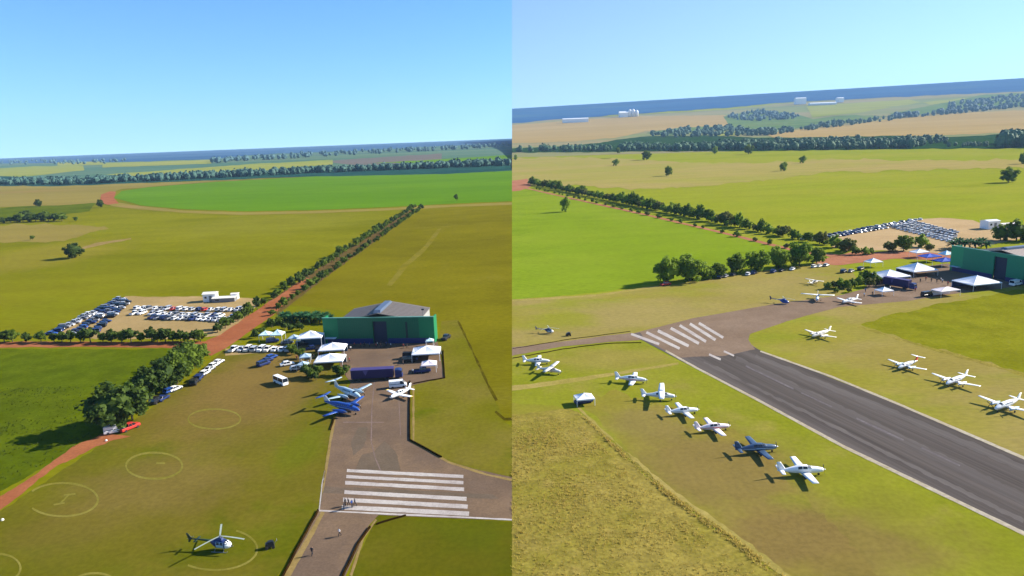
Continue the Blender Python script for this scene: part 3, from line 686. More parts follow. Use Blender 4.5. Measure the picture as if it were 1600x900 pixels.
def helicopter(body=NAVY,nose=WHITE,boom=DKGREEN,blade=None,s=1.0):
    o=root('helicopter')
    st=[(2.3,1.15,.12,.12),(2.1,1.17,.5,.42),(1.5,1.3,.82,.74),(.5,1.45,.92,.95),(-.6,1.5,.88,.92),(-1.4,1.65,.6,.68),(-2.1,1.85,.28,.34)]
    part('fuselage',fuselage(st,16),body,o,True)
    w=MB(); patch(w,st,2.28,1.3,-60,240,off=.015,nx=5,na=14); part('nose_shell',w,nose,o,True)
    w=MB(); patch(w,st,1.75,1.15,30,150,off=.03); part('windshield',w,GLASS,o,True)
    for s_ in(0,1):
        d=MB(); patch(d,st,1.05,-.55,*((-32,44) if s_==0 else (136,212)),off=.02); dd=part('door',d,LBLUE if nose is WHITE else body,o,True)
        w=MB(); patch(w,st,.95,.35,*((6,40) if s_==0 else (140,174)),off=.03); patch(w,st,.2,-.45,*((6,40) if s_==0 else (140,174)),off=.03); part('window',w,GLASS,dd,True)
    b=MB(); b.tube([(-1.8,0,1.9),(-3.6,0,2.02),(-6.6,0,2.15)],[.3,.2,.11],10); bm=part('tail_boom',b,boom,o,True)
    f=MB(); foil(f,(-6.0,0,2.15),1.0,(-6.9,0,3.35),.5,.1,True); foil(f,(-6.2,0,2.15),.7,(-6.7,0,1.35),.4,.1,True); part('tail_fin',f,boom,o,True)
    h=MB(); foil(h,(-4.8,-1.1,2.1),.5,(-4.8,1.1,2.1),.5,.1); part('stabilizer',h,boom,o,True)
    c=MB(); c.box((-.2,0,2.5),(1.7,.8,.4),taper=.7); part('engine_cowling',c,body,o)
    m=MB(); m.tube([(.1,0,2.3),(.1,0,3.1)],.09,8); m.tube([(.1,0,3.02),(.1,0,3.16)],.24,8); mast=part('rotor_mast',m,METAL,o)
    for k in range(3):
        a=R(-2+120*k); r=MB(); d=Vector((math.cos(a),math.sin(a),0)); t=Vector((-d.y,d.x,0)); rings=[]
        for q in (.2,1.2,2.4,3.8,5.3):
            C=Vector((.1,0,3.1))+d*q+Vector((0,0,-.011*q*q)); wd=.11 if q<1 else .17
            rings.append([C-t*wd+Vector((0,0,-.02)),C+t*wd+Vector((0,0,-.02)),C+t*wd+Vector((0,0,.02)),C-t*wd+Vector((0,0,.02))])
        r.loft(rings); part('rotor_blade',r,blade or paint('pale blade',(.3,.34,.28),.5),mast)
    tr=MB()
    for a in (.4,.4+math.pi): tr.box((-6.55+.42*math.cos(a),.17,2.3+.42*math.sin(a)),(.16,.03,.16)); tr.tube([(-6.55,.15,2.3),(-6.55+.85*math.cos(a),.15,2.3+.85*math.sin(a))],.06,5)
    part('tail_rotor',tr,GREY,o)
    for s_ in(-1,1):
        k=MB(); k.tube([(2.0,s_*1.05,.32),(1.6,s_*1.05,.1),(-1.6,s_*1.05,.1)],.06,6)
        for x in (1.0,-.9): k.tube([(x,s_*1.05,.1),(x,s_*.5,.75)],.05,6)
        part('landing_skid',k,GREY,o)
    return o
# ------------------------------------------------------------------ tents
def tent(w,d,eave,peak,roofm=TENT,backing=0,valance=.35,peaks=1):
    o=root('marquee'); rf=MB()
    for i in range(peaks):
        x0=-w/2+w*i/peaks; x1=x0+w/peaks; cx=(x0+x1)/2; n=5
        rings=[]
        for k in range(n+1):
            t=k/n; z=eave+(peak-eave)*(t**1.45); hw=(x1-x0)/2*(1-t)+.05*t; hd=d/2*(1-t)+.05*t
            rr=[]
            for u,v in ((-1,-1),(0,-1.0),(1,-1),(1,0),(1,1),(0,1),(-1,1),(-1,0)):
                sag=.06*w/peaks*(1-t)*t*4*(.5 if u and v else 0)
                rr.append(Vector((cx+u*hw,v*hd,z+sag)))
            rings.append(rr)
        rings.insert(0,[Vector((p.x,p.y,eave-valance)) for p in rings[0]])
        rf.loft(rings,cap=False); rf.tube([(cx,0,peak-.1),(cx,0,peak+.25)],.06,6)
    part('roof',rf,roofm,o)
    for i in range(peaks+1):
        x=-w/2+w*i/peaks
        for s in(-1,1):
            p=MB(); p.tube([(x*.985,s*d/2*.985,0),(x*.985,s*d/2*.985,eave)],.07,6); part('pole',p,WHITE,o)
    if backing:
        p=MB(); p.box((0,d/2-.12,eave/2),(w*.97,.06,eave-.1)); part('backing_sheet',p,backing,o)  # added sheet; the dark ones stand in for shade under the roof
    return o
# ------------------------------------------------------------------ hangar
def hangar(W,D,H,greenwing,greendark,roofm,ridge=1.6):
    o=root('hangar'); wing=W*.135; h=W/2
    doorw=W*.125; dc=.015*W
    f=MB(); t=.5
    x0,x1=-h+wing,h-wing
    f.box(((x0+dc-doorw/2)/2,0,H/2),(dc-doorw/2-x0,t,H)); f.box(((dc+doorw/2+x1)/2,0,H/2),(x1-dc-doorw/2,t,H)); f.box((dc,0,H*.93),(doorw,t,H*.14))
    n=int(W/1.0)
    for k in range(n):
        x=x0+(x1-x0)*(k+.5)/n
        if abs(x-dc)>doorw/2+.2: f.box((x,-t/2-.03,H*.47),(.18,.08,H*.93))
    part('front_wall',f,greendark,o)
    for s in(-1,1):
        w=MB(); w.box((s*(h-wing/2),.02,H*.5-.05),(wing-.02,t,H-.1)); w.box((s*(h-.25),D*.12,H*.5-.06),(.5,D*.24,H-.12)); part('side_wing',w,greenwing,o)  # wings take the brighter of the two greens
    d=MB(); d.box((dc,t/2+.4,H*.43),(doorw*1.02,.08,H*.86)); part('door',d,paint('hangar door',(.012,.02,.045),.6),o)
    s1=MB(); s1.box((W*.255,-t/2-.06,H*.42),(.7,.14,H*.82)); part('side_door',s1,paint('hangar slit',(.012,.03,.028),.6),o)
    c=MB(); c.box((0,-.06,H+.12),(W+.3,t+.25,.24)); part('coping',c,paint('coping',(.09,.26,.19),.5),o)
    b=MB(); hw=(x1-x0)/2-.3
    b.box((-hw,D/2,H*.42),(.3,D-1,H*.84)); b.box((hw,D/2,H*.42),(.3,D-1,H*.84)); b.box((0,D-.3,H*.45),(2*hw,.3,H*.84)); part('rear_walls',b,paint('shed wall',(.3,.3,.29),.7),o)
    r=MB(); e=H*.86; hw+=.4
    prof=[(-hw,e),(0,e+ridge),(hw,e),(hw,e-.18),(0,e+ridge-.18),(-hw,e-.18)]
    r.loft([[Vector((x,.5,z)) for x,z in prof],[Vector((x,D,z)) for x,z in prof]])
    for k in range(int(D/1.6)):
        y=.9+1.6*k
        for s in(-1,1): r.tube([(s*.2,y,e+ridge+.0),(s*hw,y,e+.02)],.05,4)
    rf=part('roof',r,roofm,o)
    v=MB(); v.box((-.6,D*.5,e+ridge+.35),(2.6,D*.86,.9),taper=.85); part('ridge_vent',v,paint('ridge vent',(.08,.11,.17),.45),rf)
    bn=MB(); bn.box((dc-doorw/2-(dc-doorw/2+h)/2+.6,-t/2-.16,.95),(dc-doorw/2+h-1.6,.1,1.9)); bn.box((dc+doorw/2+(h-dc-doorw/2)/2-.6,-t/2-.2,.95),(h-dc-doorw/2-1.6,.1,1.9)); part('base_strip',bn,NAVY,o)  # dark navy strip along the foot of the front wall
    p=MB(); p.box((-h*.86,-t/2-1.0,2.4),(W*.1,2.0,.12)); part('awning',p,paint('pale awning',(.5,.58,.7),.5),o)
    return o
def shed(w,d,h,ridge,wallm,roofm,name='farm_building',door=True):
    o=root(name); b=MB(); b.box((0,0,h/2),(w,d,h)); part('wall',b,wallm,o)
    r=MB(); hw=w/2+.3; hd=d/2+.3
    if ridge:
        prof=[(-hd,h),(0,h+ridge),(hd,h),(hd,h+.15),(0,h+ridge+.18),(-hd,h+.15)]
        prof=[prof[i] for i in (0,1,2,3,4,5)]
        r.loft([[Vector((-hw,y,z)) for y,z in prof],[Vector((hw,y,z)) for y,z in prof]])
        r.add([(-w/2,-d/2,h),(-w/2,0,h+ridge),(-w/2,d/2,h),(w/2,-d/2,h),(w/2,0,h+ridge),(w/2,d/2,h)],[(0,1,2),(3,5,4)])
    else: r.box((0,0,h+.12),(w+.5,d+.5,.24))
    part('roof',r,roofm,o)
    if door:
        g=MB(); g.box((w*.1,-d/2-.04,h*.4),(w*.22,.08,h*.8)); part('door',g,GREY,o)
        g=MB(); g.box((-w*.28,-d/2-.04,h*.6),(w*.16,.08,h*.25)); part('window',g,GLASS,o)
    return o
# ------------------------------------------------------------------ trees
def crown_mb(rx,rz,cz,nclump,nleaf,ls,seed,core=.72,flat=.0):
    rnd=random.Random(seed); mb=MB(); C=Vector((0,0,cz))
    # inner mass, lumpy
    nu,nv=11,8; rings=[]
    for i in range(nv+1):
        t=math.pi*(i+.03)/(nv+.06); rr=[]
        for k in range(nu):
            q=2*math.pi*k/nu; d=Vector((math.sin(t)*math.cos(q),math.sin(t)*math.sin(q),-math.cos(t)))
            f=core*(1+.38*noise.noise(d*1.9+Vector((seed*3.7,0,0))))
            rr.append(C+Vector((d.x*rx*f,d.y*rx*f,d.z*rz*f)))
        rings.append(rr)
    # each facet of the inner mass is its own leaf cluster
    vs=[p for r in rings for p in r]
    for i in range(nv):
        for k in range(nu):
            a=i*nu+k; b=i*nu+(k+1)%nu
            mb.add([vs[a],vs[b],vs[b+nu],vs[a+nu]],[(0,1,2,3)])
    cl=[]
    for _ in range(nclump):
        d=Vector((rnd.gauss(0,1),rnd.gauss(0,1),rnd.gauss(0,1)*.9+.15)).normalized()
        f=.62+.42*rnd.random()**.8
        f*=1+.25*noise.noise(d*1.7+Vector((seed*3.7,0,0)))
        cl.append((C+Vector((d.x*rx*f,d.y*rx*f,d.z*rz*f)), rx*(.2+.16*rnd.random())))
    for _ in range(nleaf):
        c,r=rnd.choice(cl); d=Vector((rnd.gauss(0,1),rnd.gauss(0,1),rnd.gauss(0,1))).normalized()
        p=c+d*r*(rnd.random()**.35); 
        nrm=(d+Vector((rnd.gauss(0,.5),rnd.gauss(0,.5),rnd.gauss(0,.5)+.25))).normalized()
        u=nrm.cross(Vector((rnd.random()-.5,rnd.random()-.5,rnd.random()-.5))).normalized(); v=nrm.cross(u); s=ls*(.6+.7*rnd.random())
        mb.add([p-u*s-v*s*.6,p+u*s*.2-v*s,p+u*s+v*s*.5,p-u*s*.3+v*s],[(0,1,2,3)])
    return mb
def trunk_mb(h,r,rx,seed,limbs=4):
    rnd=random.Random(seed+99); mb=MB()
    mb.tube([(0,0,-.3),(.02*h,0,h*.4),(-.02*h,.02*h,h)],[r*1.25,r*.9,r*.55],7)
    for k in range(limbs):
        a=6.28*k/limbs+rnd.random(); z=h*(.55+.35*rnd.random()); l=rx*(.5+.3*rnd.random())
        mb.tube([(0,0,z),(math.cos(a)*l*.5,math.sin(a)*l*.5,z+l*.5),(math.cos(a)*l,math.sin(a)*l,z+l*.9)],[r*.5,r*.33,r*.12],5)
    return mb
LEAF_A=leaf('leaf green',(.055,.1,.01),(.18,.25,.024),.5); LEAF_D=leaf('leaf dark',(.026,.055,.01),(.09,.135,.018),.4)
LEAF_Y=leaf('leaf yellowish',(.07,.085,.014),(.19,.19,.04),.4); LEAF_B=leaf('leaf bluish dark',(.012,.034,.022),(.035,.068,.034))
LEAF_P=leaf('palm leaf',(.012,.06,.022),(.05,.15,.05),.35); LEAF_R=leaf('leaf right',(.09,.16,.012),(.27,.36,.03),.5)
def make_tree(name,h,rx,trunk_h,leafm,ncl,nl,ls,seed,rz=None):
    o=root(name); rz=rz or (h-trunk_h*.7)/2; cz=h-rz
    part('trunk',trunk_mb(cz,h*.022+.06,rx,seed),BARK,o); part('crown',crown_mb(rx,rz,cz,ncl,nl,ls,seed),leafm,o)
    return o
def palm(seed):
    rnd=random.Random(seed); o=root('palm_tree'); t=MB(); t.tube([(0,0,-.3),(.1,0,1.2),(.1,.1,2.6)],[.3,.24,.2],7); part('trunk',t,BARK,o)
    c=MB()
    for k in range(34):
        a=6.28*k/34+rnd.random()*.3; el=.9-1.3*(k%4)/4+rnd.random()*.2; L=3.0; pts=[]
        for i in range(6):
            s=i/5; pts.append(Vector((math.cos(a)*L*s*math.cos(el*.6),math.sin(a)*L*s*math.cos(el*.6),2.6+L*s*math.sin(el)-1.3*s*s)))
        sd=Vector((-math.sin(a),math.cos(a),0))
        for i in range(5):
            w0=.5*(1-abs(i/5-.4)); w1=.5*(1-abs((i+1)/5-.4)) if i<4 else .04
            for q in(-1,1): c.add([pts[i],pts[i+1],pts[i+1]+sd*q*w1-Vector((0,0,.25*w1)),pts[i]+sd*q*w0-Vector((0,0,.25*w0))],[(0,1,2,3)])
    part('crown',c,LEAF_P,o); return o
# ------------------------------------------------------------------ people
def person_mesh(name,pose,mats):
    """one skin over a posed skeleton: mats = trousers, shirt, skin, hair"""
    V=[];E=[];RD=[]
    def v(p,r,par=None):
        V.append(p); RD.append(r); i=len(V)-1
        if par is not None: E.append((par,i))
        return i
    st=pose=='walk'
    hip=v((0,0,.95),.14); b=v((0,0,1.15),.13,hip); ch=v((.02,0,1.38),.15,b); nk=v((.03,0,1.51),.065,ch); h0=v((.05,0,1.6),.09,nk); h1=v((.05,0,1.72),.08,h0)
    nose=v((.15,0,1.62),.025,h0)
    for s in(-1,1):
        f=(.22*s if st else .02)
        k=v((f*.8+.04,s*.1,.52),.075,v((0,s*.1,.88),.1,hip)); a=v((f-(.12 if st and s<0 else 0),s*.11,.1),.05,k); v((f+.16,s*.12,.05),.045,a)
        sh=v((.02,s*.2,1.42),.07,ch); e=v((-f*.5,s*.27,1.14),.048,sh); w=v((-f*.8+.1,s*.27,.9),.035,e); hd=v((-f*.8+.13,s*.27,.83),.03,w)
        for q in range(4): 
            fi=v((-f*.8+.11+.02*q,s*(.262),.77),.0095,hd); v((-f*.8+.115+.02*q,s*.255,.735+.006*abs(q-1)),.008,fi)
        th=v((-f*.8+.165,s*.25,.81),.011,hd); v((-f*.8+.18,s*.245,.785),.009,th)
    me=bpy.data.meshes.new(name); me.from_pydata(V,E,[]); o=bpy.data.objects.new('tmp_person',me); COL.objects.link(o)
    m=o.modifiers.new('Skin','SKIN')
    for i,r in enumerate(RD): me.skin_vertices[0].data[i].radius=(r,r)
    me.skin_vertices[0].data[0].use_root=True
    sb=o.modifiers.new('Sub','SUBSURF'); sb.levels=1
    dg=bpy.context.evaluated_depsgraph_get(); dg.update(); me2=bpy.data.meshes.new_from_object(o.evaluated_get(dg)); me2.name=name
    bpy.data.objects.remove(o)
    for mm in mats: me2.materials.append(mm)
    for p in me2.polygons:
        c=p.center; p.use_smooth=True
        ang=c.z
        if abs(c.y)>.2 and c.z<1.12: p.material_index=2
        elif c.z<.07: p.material_index=3
        elif c.z<.98: p.material_index=0
        elif c.z<1.5: p.material_index=1
        else: p.material_index=3 if (c.z>1.68 or c.x<.0) else 2
    return me2
PM={}
SHIRTS={'white':WHITE,'blue':BLUE,'dark':DARKCLOTH,'red':RED,'pale blue':LBLUE,'yellow':YELLOW}
HAIR=paint('dark hair',(.015,.01,.008),.7)
def person(px,py,shirt,pose,rz,label,group=None,s=1.0):
    k=(shirt,pose)
    if k not in PM: PM[k]=person_mesh('person',pose,[DARKCLOTH,SHIRTS[shirt],SKIN,HAIR])
    q=P(px,py); o=link('person',PM[k]); return put(o,q.x,q.y,rz,s=s,label=label,cat='person',group=group)
# ================================================================== LEFT VIEW
def at(px,py): q=P(px,py); return q.x,q.y
def inpoly(p,poly):
    r=False; n=len(poly)
    for i in range(n):
        a=poly[i]; b=poly[(i+1)%n]
        if (a[1]>p[1])!=(b[1]>p[1]) and p[0]<(b[0]-a[0])*(p[1]-a[1])/(b[1]-a[1])+a[0]: r=not r
    return r
rnd=random.Random(11)
# ------------------------------------------------------------------ hangars
ROOF_L=paint('grey roof sheet',(.135,.115,.1),.6,var=.06); ROOF_R=paint('tan roof sheet',(.34,.27,.22),.6,var=.06)
x0,y0=at(507.5,537); x1,y1=at(680,535.5)
W=math.hypot(x1-x0,y1-y0)
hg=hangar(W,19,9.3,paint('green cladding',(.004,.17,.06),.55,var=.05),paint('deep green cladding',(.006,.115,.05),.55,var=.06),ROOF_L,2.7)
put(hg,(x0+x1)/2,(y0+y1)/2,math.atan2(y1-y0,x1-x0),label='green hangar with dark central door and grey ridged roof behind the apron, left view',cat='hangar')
# ------------------------------------------------------------------ tents
def tent_at(px,py,w,d,e,pk,m,rz,label,cat='tent',grp=None,backing=0,peaks=1):
    o=tent(w,d,e,pk,m,backing,peaks=peaks); x,y=at(px,py); put(o,x,y,rz,label=label,cat=cat,group=grp); return o
tent_at(521,554,8.6,6.5,2.6,4.2,TENT,R(3),'white peaked marquee nearer the hangar of the pair left of the apron, left view',backing=TEAL)  # dark teal backing paints the shade beneath the marquee
tent_at(517,572,9.0,7.0,2.6,4.2,TENT,R(3),'white peaked marquee farther from the hangar of the pair left of the apron, left view',backing=TEAL)
tent_at(487,543,8.4,6,4.3,6.1,TENT,R(4),'tall white open tent touching the left end of the green hangar, left view',backing=TEAL)
tent_at(435,532,4.2,4.2,2.7,4.1,TENTC,0,'small pale tent second from the red road, behind the silver car row')
tent_at(416,532,3.8,3.8,2.6,3.7,TENTC,0,'small pale tent closest to the red road, behind the silver car row')
tent_at(460,536,3.4,3.4,2.2,3.2,LBLUE,0,'small grey blue canopy between the pale tents and the tall white tent')
tent_at(667,560,9.0,7.5,2.7,4.3,TENT,R(2),'broad white marquee on the right side of the apron, left view',backing=NAVY)
tent_at(671,579,4.6,4.2,2.4,3.4,PINKW,R(2),'small pinkish white tent in front of the broad marquee, left view')
tent_at(672,541,2.6,2.4,2.2,2.9,TENTC,0,'tiny pale canopy at the right end of the green hangar, left view')
tent_at(478,566,3.4,3.4,2.2,3.1,LBLUE,R(10),'little bluish canopy left of the white marquee pair, left view')
tent_at(474,578,3.0,3.0,2.1,2.9,LBLUE,R(-8),'little bluish canopy by the green shrubs, left view')
# navy display trailer
def trailer(L,h,label,px,py,rz,tractor=True):
    o=root('display_trailer'); b=MB(); b.box((0,0,.9+h/2),(L,2.5,h)); part('body',b,PURPLE,o)
    f=MB(); f.box((0,0,.9+h+.06),(L+.15,2.65,.14)); part('roof',f,paint('trailer roof',(.05,.035,.13),.5),o)
    g=MB(); g.add([(-L*.22,-1.27,1.2+h*.85),(-L*.22+1.7,-1.27,1.2+h*.85),(-L*.22+.85,-1.27,1.2+h*.2)],[(2,1,0)]); part('emblem',g,paint('emblem',(.07,.05,.17),.5),o)
    c=MB(); c.box((0,0,.7),(L*.96,1.2,.3)); part('chassis',c,BLACK,o)
    for x in (-L*.38,-L*.3,L*.34):
        for s in(-1,1):
            w=MB(); w.tube([(x,s*1.2-.12,.5),(x,s*1.2+.12,.5)],.5,10); part('wheel',w,TYRE,o)
    if tractor:
        k=MB(); k.loft([rrect(L/2+x,w,.6,z,.2) for x,w,z in ((.5,1.15,3.0),(1.6,1.2,3.1),(2.3,1.15,2.9),(2.6,1.1,1.5))]); part('cab',k,NAVY,o)
        s=MB(); s.box((L/2+2.45,0,2.2),(.2,2.0,.8)); part('windshield',s,GLASS,o)
    x,y=at(px,py); put(o,x,y,rz,label=label,cat='trailer')
trailer(12.5,2.5,'long dark purple display trailer parked across the apron, left view',583,593,R(2))
# ------------------------------------------------------------------ aircraft
def plane(o,px,py,hd,s,label,grp,cat='airplane'):
    x,y=at(px,py); put(o,x,y,hd,s=s,label=label,cat=cat,group=grp)
AG='aircraft parked on the apron'
plane(twin(LBLUE,WHITE,WHITE,name='twin_aircraft'),545,621,heading(515,612,573,634),1.0,'pale blue and white twin propeller airplane on the apron edge, left view',AG)
plane(twin(BLUE,LBLUE,WHITE,name='twin_aircraft'),537,644,heading(502,637,574,652),1.0,'bright blue twin propeller airplane with white tail beside the pale blue one',AG)
plane(low_wing(WHITE,SILVER,name='light_aircraft'),625,620,heading(644,611,604,628),.95,'white light airplane at the right edge of the apron, left view',AG)
ac=[o for o in bpy.data.objects if o.get('label','').startswith('white light airplane at the right edge')][0]
for s in(-1,1):
    w=MB(); foil(w,(.8,s*5.0,1.19),1.2,(.72,s*5.32,1.22),1.05,.17,sub=1); part('wing_tip',w,YELLOW,ac,True)
x,y=at(622,605); car('van','white',x,y,heading(610,605,640,602),'white boxy van right behind the white light airplane, left view',None,True)
o=helicopter(); x,y=at(346,859); put(o,x,y,heading(296,856,368,860),s=.88,label='dark navy helicopter with white nose on the chalk circle in the foreground',cat='helicopter')
# ------------------------------------------------------------------ small things
def cart():
    o=root('ground_cart'); b=MB(); b.box((0,0,.55),(1.3,.8,.5),taper=.85); b.box((.1,0,.9),(.7,.6,.25)); part('body',b,BLACK,o)
    for x in(-.45,.45):
        for s in(-1,1):
            w=MB(); w.tube([(x,s*.42-.06,.22),(x,s*.42+.06,.22)],.22,8); part('wheel',w,TYRE,o)
    h=MB(); h.tube([(.6,0,.5),(1.0,0,1.0),(1.0,.3,1.05),(1.0,-.3,1.05)],.035,6); part('handle',h,GREY,o); return o
put(cart(),*at(422,856),R(20),s=1.25,label='small dark ground cart on the grass right of the foreground helicopter',cat='cart')
def lamp(px,py,h,label):
    o=root('light_pole'); m=MB(); m.tube([(0,0,0),(0,0,h)],[.14,.08],8); part('pole',m,GREY,o)
    l=MB(); l.box((0,0,h+.15),(.9,.5,.5)); part('lamp_head',l,BLACK,o); put(o,*at(px,py),0,label=label,cat='light pole')
lamp(663.5,530,10.8,'slim light pole behind the right end of the green hangar, left view')
def stone(px,py,label):
    m=MB(); m.loft([[Vector((r*math.cos(a),r*math.sin(a),z)) for a in [6.283*k/8 for k in range(8)]] for r,z in ((.5,0),(.45,.35),(.3,.6),(.05,.7))])
    o=link('marker_cone',m.mesh('marker_cone',CREAM)); put(o,*at(px,py),0,s=.6,label=label,cat='marker')
stone(166,689,'pale marker at the end of the red dirt track by the big tree')
stone(176,657,'pale marker beside the red pickup under the big tree'); stone(4,813,'pale marker by the left frame edge below the dirt track')
# crowd barriers / fence across the apron by the hangar
# people
PG='people walking on the runway threshold'
for px,py,sh,ps,lb in ((540,791,'dark','stand','dark clothed person leftmost of the group on the white stripes'),(545,790,'dark','walk','dark clothed person second from left of the group on the white stripes'),
  (550,793,'blue','stand','person in blue in the middle of the group on the white stripes'),(555,791,'dark','walk','dark clothed person rightmost of the group on the white stripes'),
  (538,797,'dark','stand','dark clothed person standing at the corner of the lowest white stripe'),
  (531,838,'white','walk','person in white walking down the taxiway below the stripes'),(488,868,'dark','walk','dark clothed person on the left edge of the lower taxiway')):
    person(px,py,sh,ps,rnd.uniform(0,6.28),lb,PG,1.0)
PG='visitors among the tents'
for i,(px,py,sh,w) in enumerate(((590,541,'white','in front of the hangar door'),(596,540,'dark','just right of the hangar door'),(604,541,'blue','third right of the hangar door'),(570,541,'dark','left of the hangar door'),
  (548,548,'white','beside the nearer white marquee'),(546,566,'red','beside the farther white marquee'),(484,560,'white','by the bluish canopies, nearest the marquees'),(470,563,'pale blue','by the bluish canopies, nearest the navy cars'),
  (482,572,'blue','between the two bluish canopies'),(488,583,'white','beside the green shrubs'),(630,570,'dark','right of the purple trailer'),(645,584,'white','in front of the small pinkish tent'),(652,566,'blue','under the broad right marquee'),(500,566,'dark','under the farther white marquee'))):
    person(px,py,sh,'walk' if i%2 else 'stand',rnd.uniform(0,6.28),f'person in {sh} standing {w}, left view' if not i%2 else f'person in {sh} walking {w}, left view',PG)
shs=['white','dark','pale blue','dark','red','white','blue','dark']
for i in range(15):
    person(522+8.2*i+rnd.uniform(-2,2),542+rnd.uniform(-.5,2.5),rnd.choice(shs),rnd.choice(('walk','stand')),rnd.uniform(0,6),f'{nth(i+1)} person from left in the loose line before the hangar front, left view',PG)
for i in range(10):
    person(464+4.4*i,557+rnd.uniform(0,26),rnd.choice(shs),rnd.choice(('walk','stand')),rnd.uniform(0,6),f'{nth(i+1)} person from left in the crowd around the bluish canopies, left view',PG)
# ------------------------------------------------------------------ parked cars, left
COLS=['white','white','silver','white','silver','grey','black','white','navy','cream','white','red','silver']
KINDS=['hatchback','sedan','suv','hatchback','pickup','sedan','suv']
def row(pts,n,face,where,group,cols=COLS,kinds=KINDS,jit=.25,fine=False,skip=.0,start='left'):
    (ax,ay),(bx,by)=pts; a=P(ax,ay); b=P(bx,by); d=(b-a).normalized(); ang=math.atan2(d.y,d.x); k=0
    for i in range(n):
        if rnd.random()<skip: continue
        q=a.lerp(b,i/(n-1)); off=Vector((-d.y,d.x,0))*rnd.uniform(-jit,jit)*1.6+d*rnd.uniform(-jit,jit)*.6; q=q+off; k+=1
        c=rnd.choice(cols); kd=rnd.choice(kinds); nm={'suv':'SUV'}.get(kd,kd)
        car(kd,c,q.x,q.y,ang+face+(math.pi if rnd.random()<.35 else 0)+R(rnd.uniform(-3,3)),f'{c} {nm}, {nth(k)} from {start} in {where}',group,fine)
LG='cars in the dirt car park, left view'
row([(215,483),(372,486)],17,R(90),'back row on tan dirt, left view',LG)
row([(212,491),(364,496)],17,R(90),'middle row on tan dirt, left view',LG,skip=.05)
row([(240,497.5),(358,502)],14,R(90),'front row on tan dirt, left view',LG,['white','silver','grey','navy','white','silver'])
BL=['navy','silver','blue','grey','navy','black','white','silver','navy']
row([(82,523),(186,469)],19,R(90),'outermost slanting row beside the pasture, left view',LG,BL,start='near end')
row([(112,524),(192,471)],18,R(90),'second slanting row beside the pasture, left view',LG,BL,start='near end')
row([(143,524),(196,474)],15,R(90),'innermost slanting row by the tan dirt, left view',LG,BL,start='near end',skip=.1)
LG='cars along the verge before the tents'
row([(366,548),(452,548)],9,R(90),'tight row below the red road, left view',LG,['white','silver','white','silver','cream'],fine=True,jit=.1)
NG='cars beside the apron tents'
for i,(px,py,kd,c,h,lb) in enumerate(((412,571,'suv','navy',(405,573,425,566),'navy SUV leftmost of the dark cluster below the silver car row'),(418,565,'sedan','navy',(410,568,430,561),'navy sedan in the middle of the dark cluster below the silver car row'),
   (425,560,'hatchback','blue',(416,562,434,556),'blue hatchback at the back of the dark cluster below the silver car row'),(449,571,'sedan','white',(440,574,462,570),'white sedan alone on the grass above the minibus'),(463,578,'hatchback','silver',(455,580,472,577),'silver hatchback alone on the grass right of the minibus'),
   (426,535,'suv','navy',(418,536,434,534),'navy SUV between the two small pale tents by the red road'),(449,537,'sedan','grey',(440,538,458,536),'grey sedan left of the small grey blue canopy'),(472,540,'suv','black',(464,541,480,539),'black SUV right of the small grey blue canopy'),(489,546,'sedan','navy',(480,547,498,545),'navy sedan under the tall white open tent'),(503,549,'suv','black',(496,550,510,548),'black SUV right of the tall white open tent'),
   (642,560,'van','black',(632,560,652,560),'black van in the shade left of the broad marquee'),(660,582,'pickup','navy',(650,583,672,581),'navy pickup beside the small pinkish tent'),(639,565,'suv','black',(630,566,650,564),'black SUV in front of the black van on the apron'))):
    x,y=at(px,py); car(kd,c,x,y,heading(*h),lb,NG,True)
x,y=at(439,600); car('bus','white',x,y,heading(426,594,452,605),'white minibus with dark windows alone on the mown grass',None,True,s=.86)
x,y=at(697,530); car('pickup','black',x,y,heading(690,533,702,524),'black pickup on the grass right of the green hangar',None,True)
TG='cars parked under the big trees, left view'
for px,py,kd,c,h,lb in ((245,629,'suv','black',(238,632,252,624),'black SUV nearest the red pickup under the big trees'),(255,625,'sedan','navy',(248,628,262,620),'navy sedan second from the red pickup under the big trees'),
  (266,613,'hatchback','blue',(258,616,275,609),'blue hatchback between dark cars under the big trees'),(274,610,'sedan','white',(266,613,283,606),'white sedan beside the blue hatchback under the big trees'),
  (304,600,'suv','black',(300,606,310,594),'black SUV in front of the dark pair by the trees'),(311,593,'suv','navy',(306,598,316,587),'navy SUV at the back of the dark pair by the trees'),
  (321,585,'hatchback','white',(314,588,328,580),'white hatchback just above the dark pair by the trees'),(328,579,'sedan','silver',(321,582,335,574),'silver sedan second above the dark pair by the trees'),
  (335,573,'hatchback','white',(328,576,342,569),'white hatchback third above the dark pair by the trees'),(342,568,'sedan','white',(335,571,349,564),'white sedan topmost of the file by the big trees'),
  (203,671,'pickup','red',(192,675,214,666),'red pickup poking out of the big tree shade'),(181,676,'van','white',(170,678,192,674),'white van in deep shade behind the red pickup')):
    x,y=at(px,py); car(kd,c,x,y,heading(*h),lb,TG,True)
# buildings at the back of the car park
o=shed(5.6,4.5,3.5,.7,WHITE,CREAM,'farm_building'); put(o,*at(330,470),R(5),label='small white house at the back of the dirt car park, left view',cat='house')
o=shed(10,4.5,1.8,.4,GREY,CREAM,'farm_building'); put(o,*at(352,470.5),R(3),label='low grey shed right of the small white house, left view',cat='shed')
o=shed(2.8,2.6,2.5,.3,WHITE,PINKW,'farm_building'); put(o,*at(368,467),R(3),label='white hut at the right end of the low grey shed, left view',cat='hut')
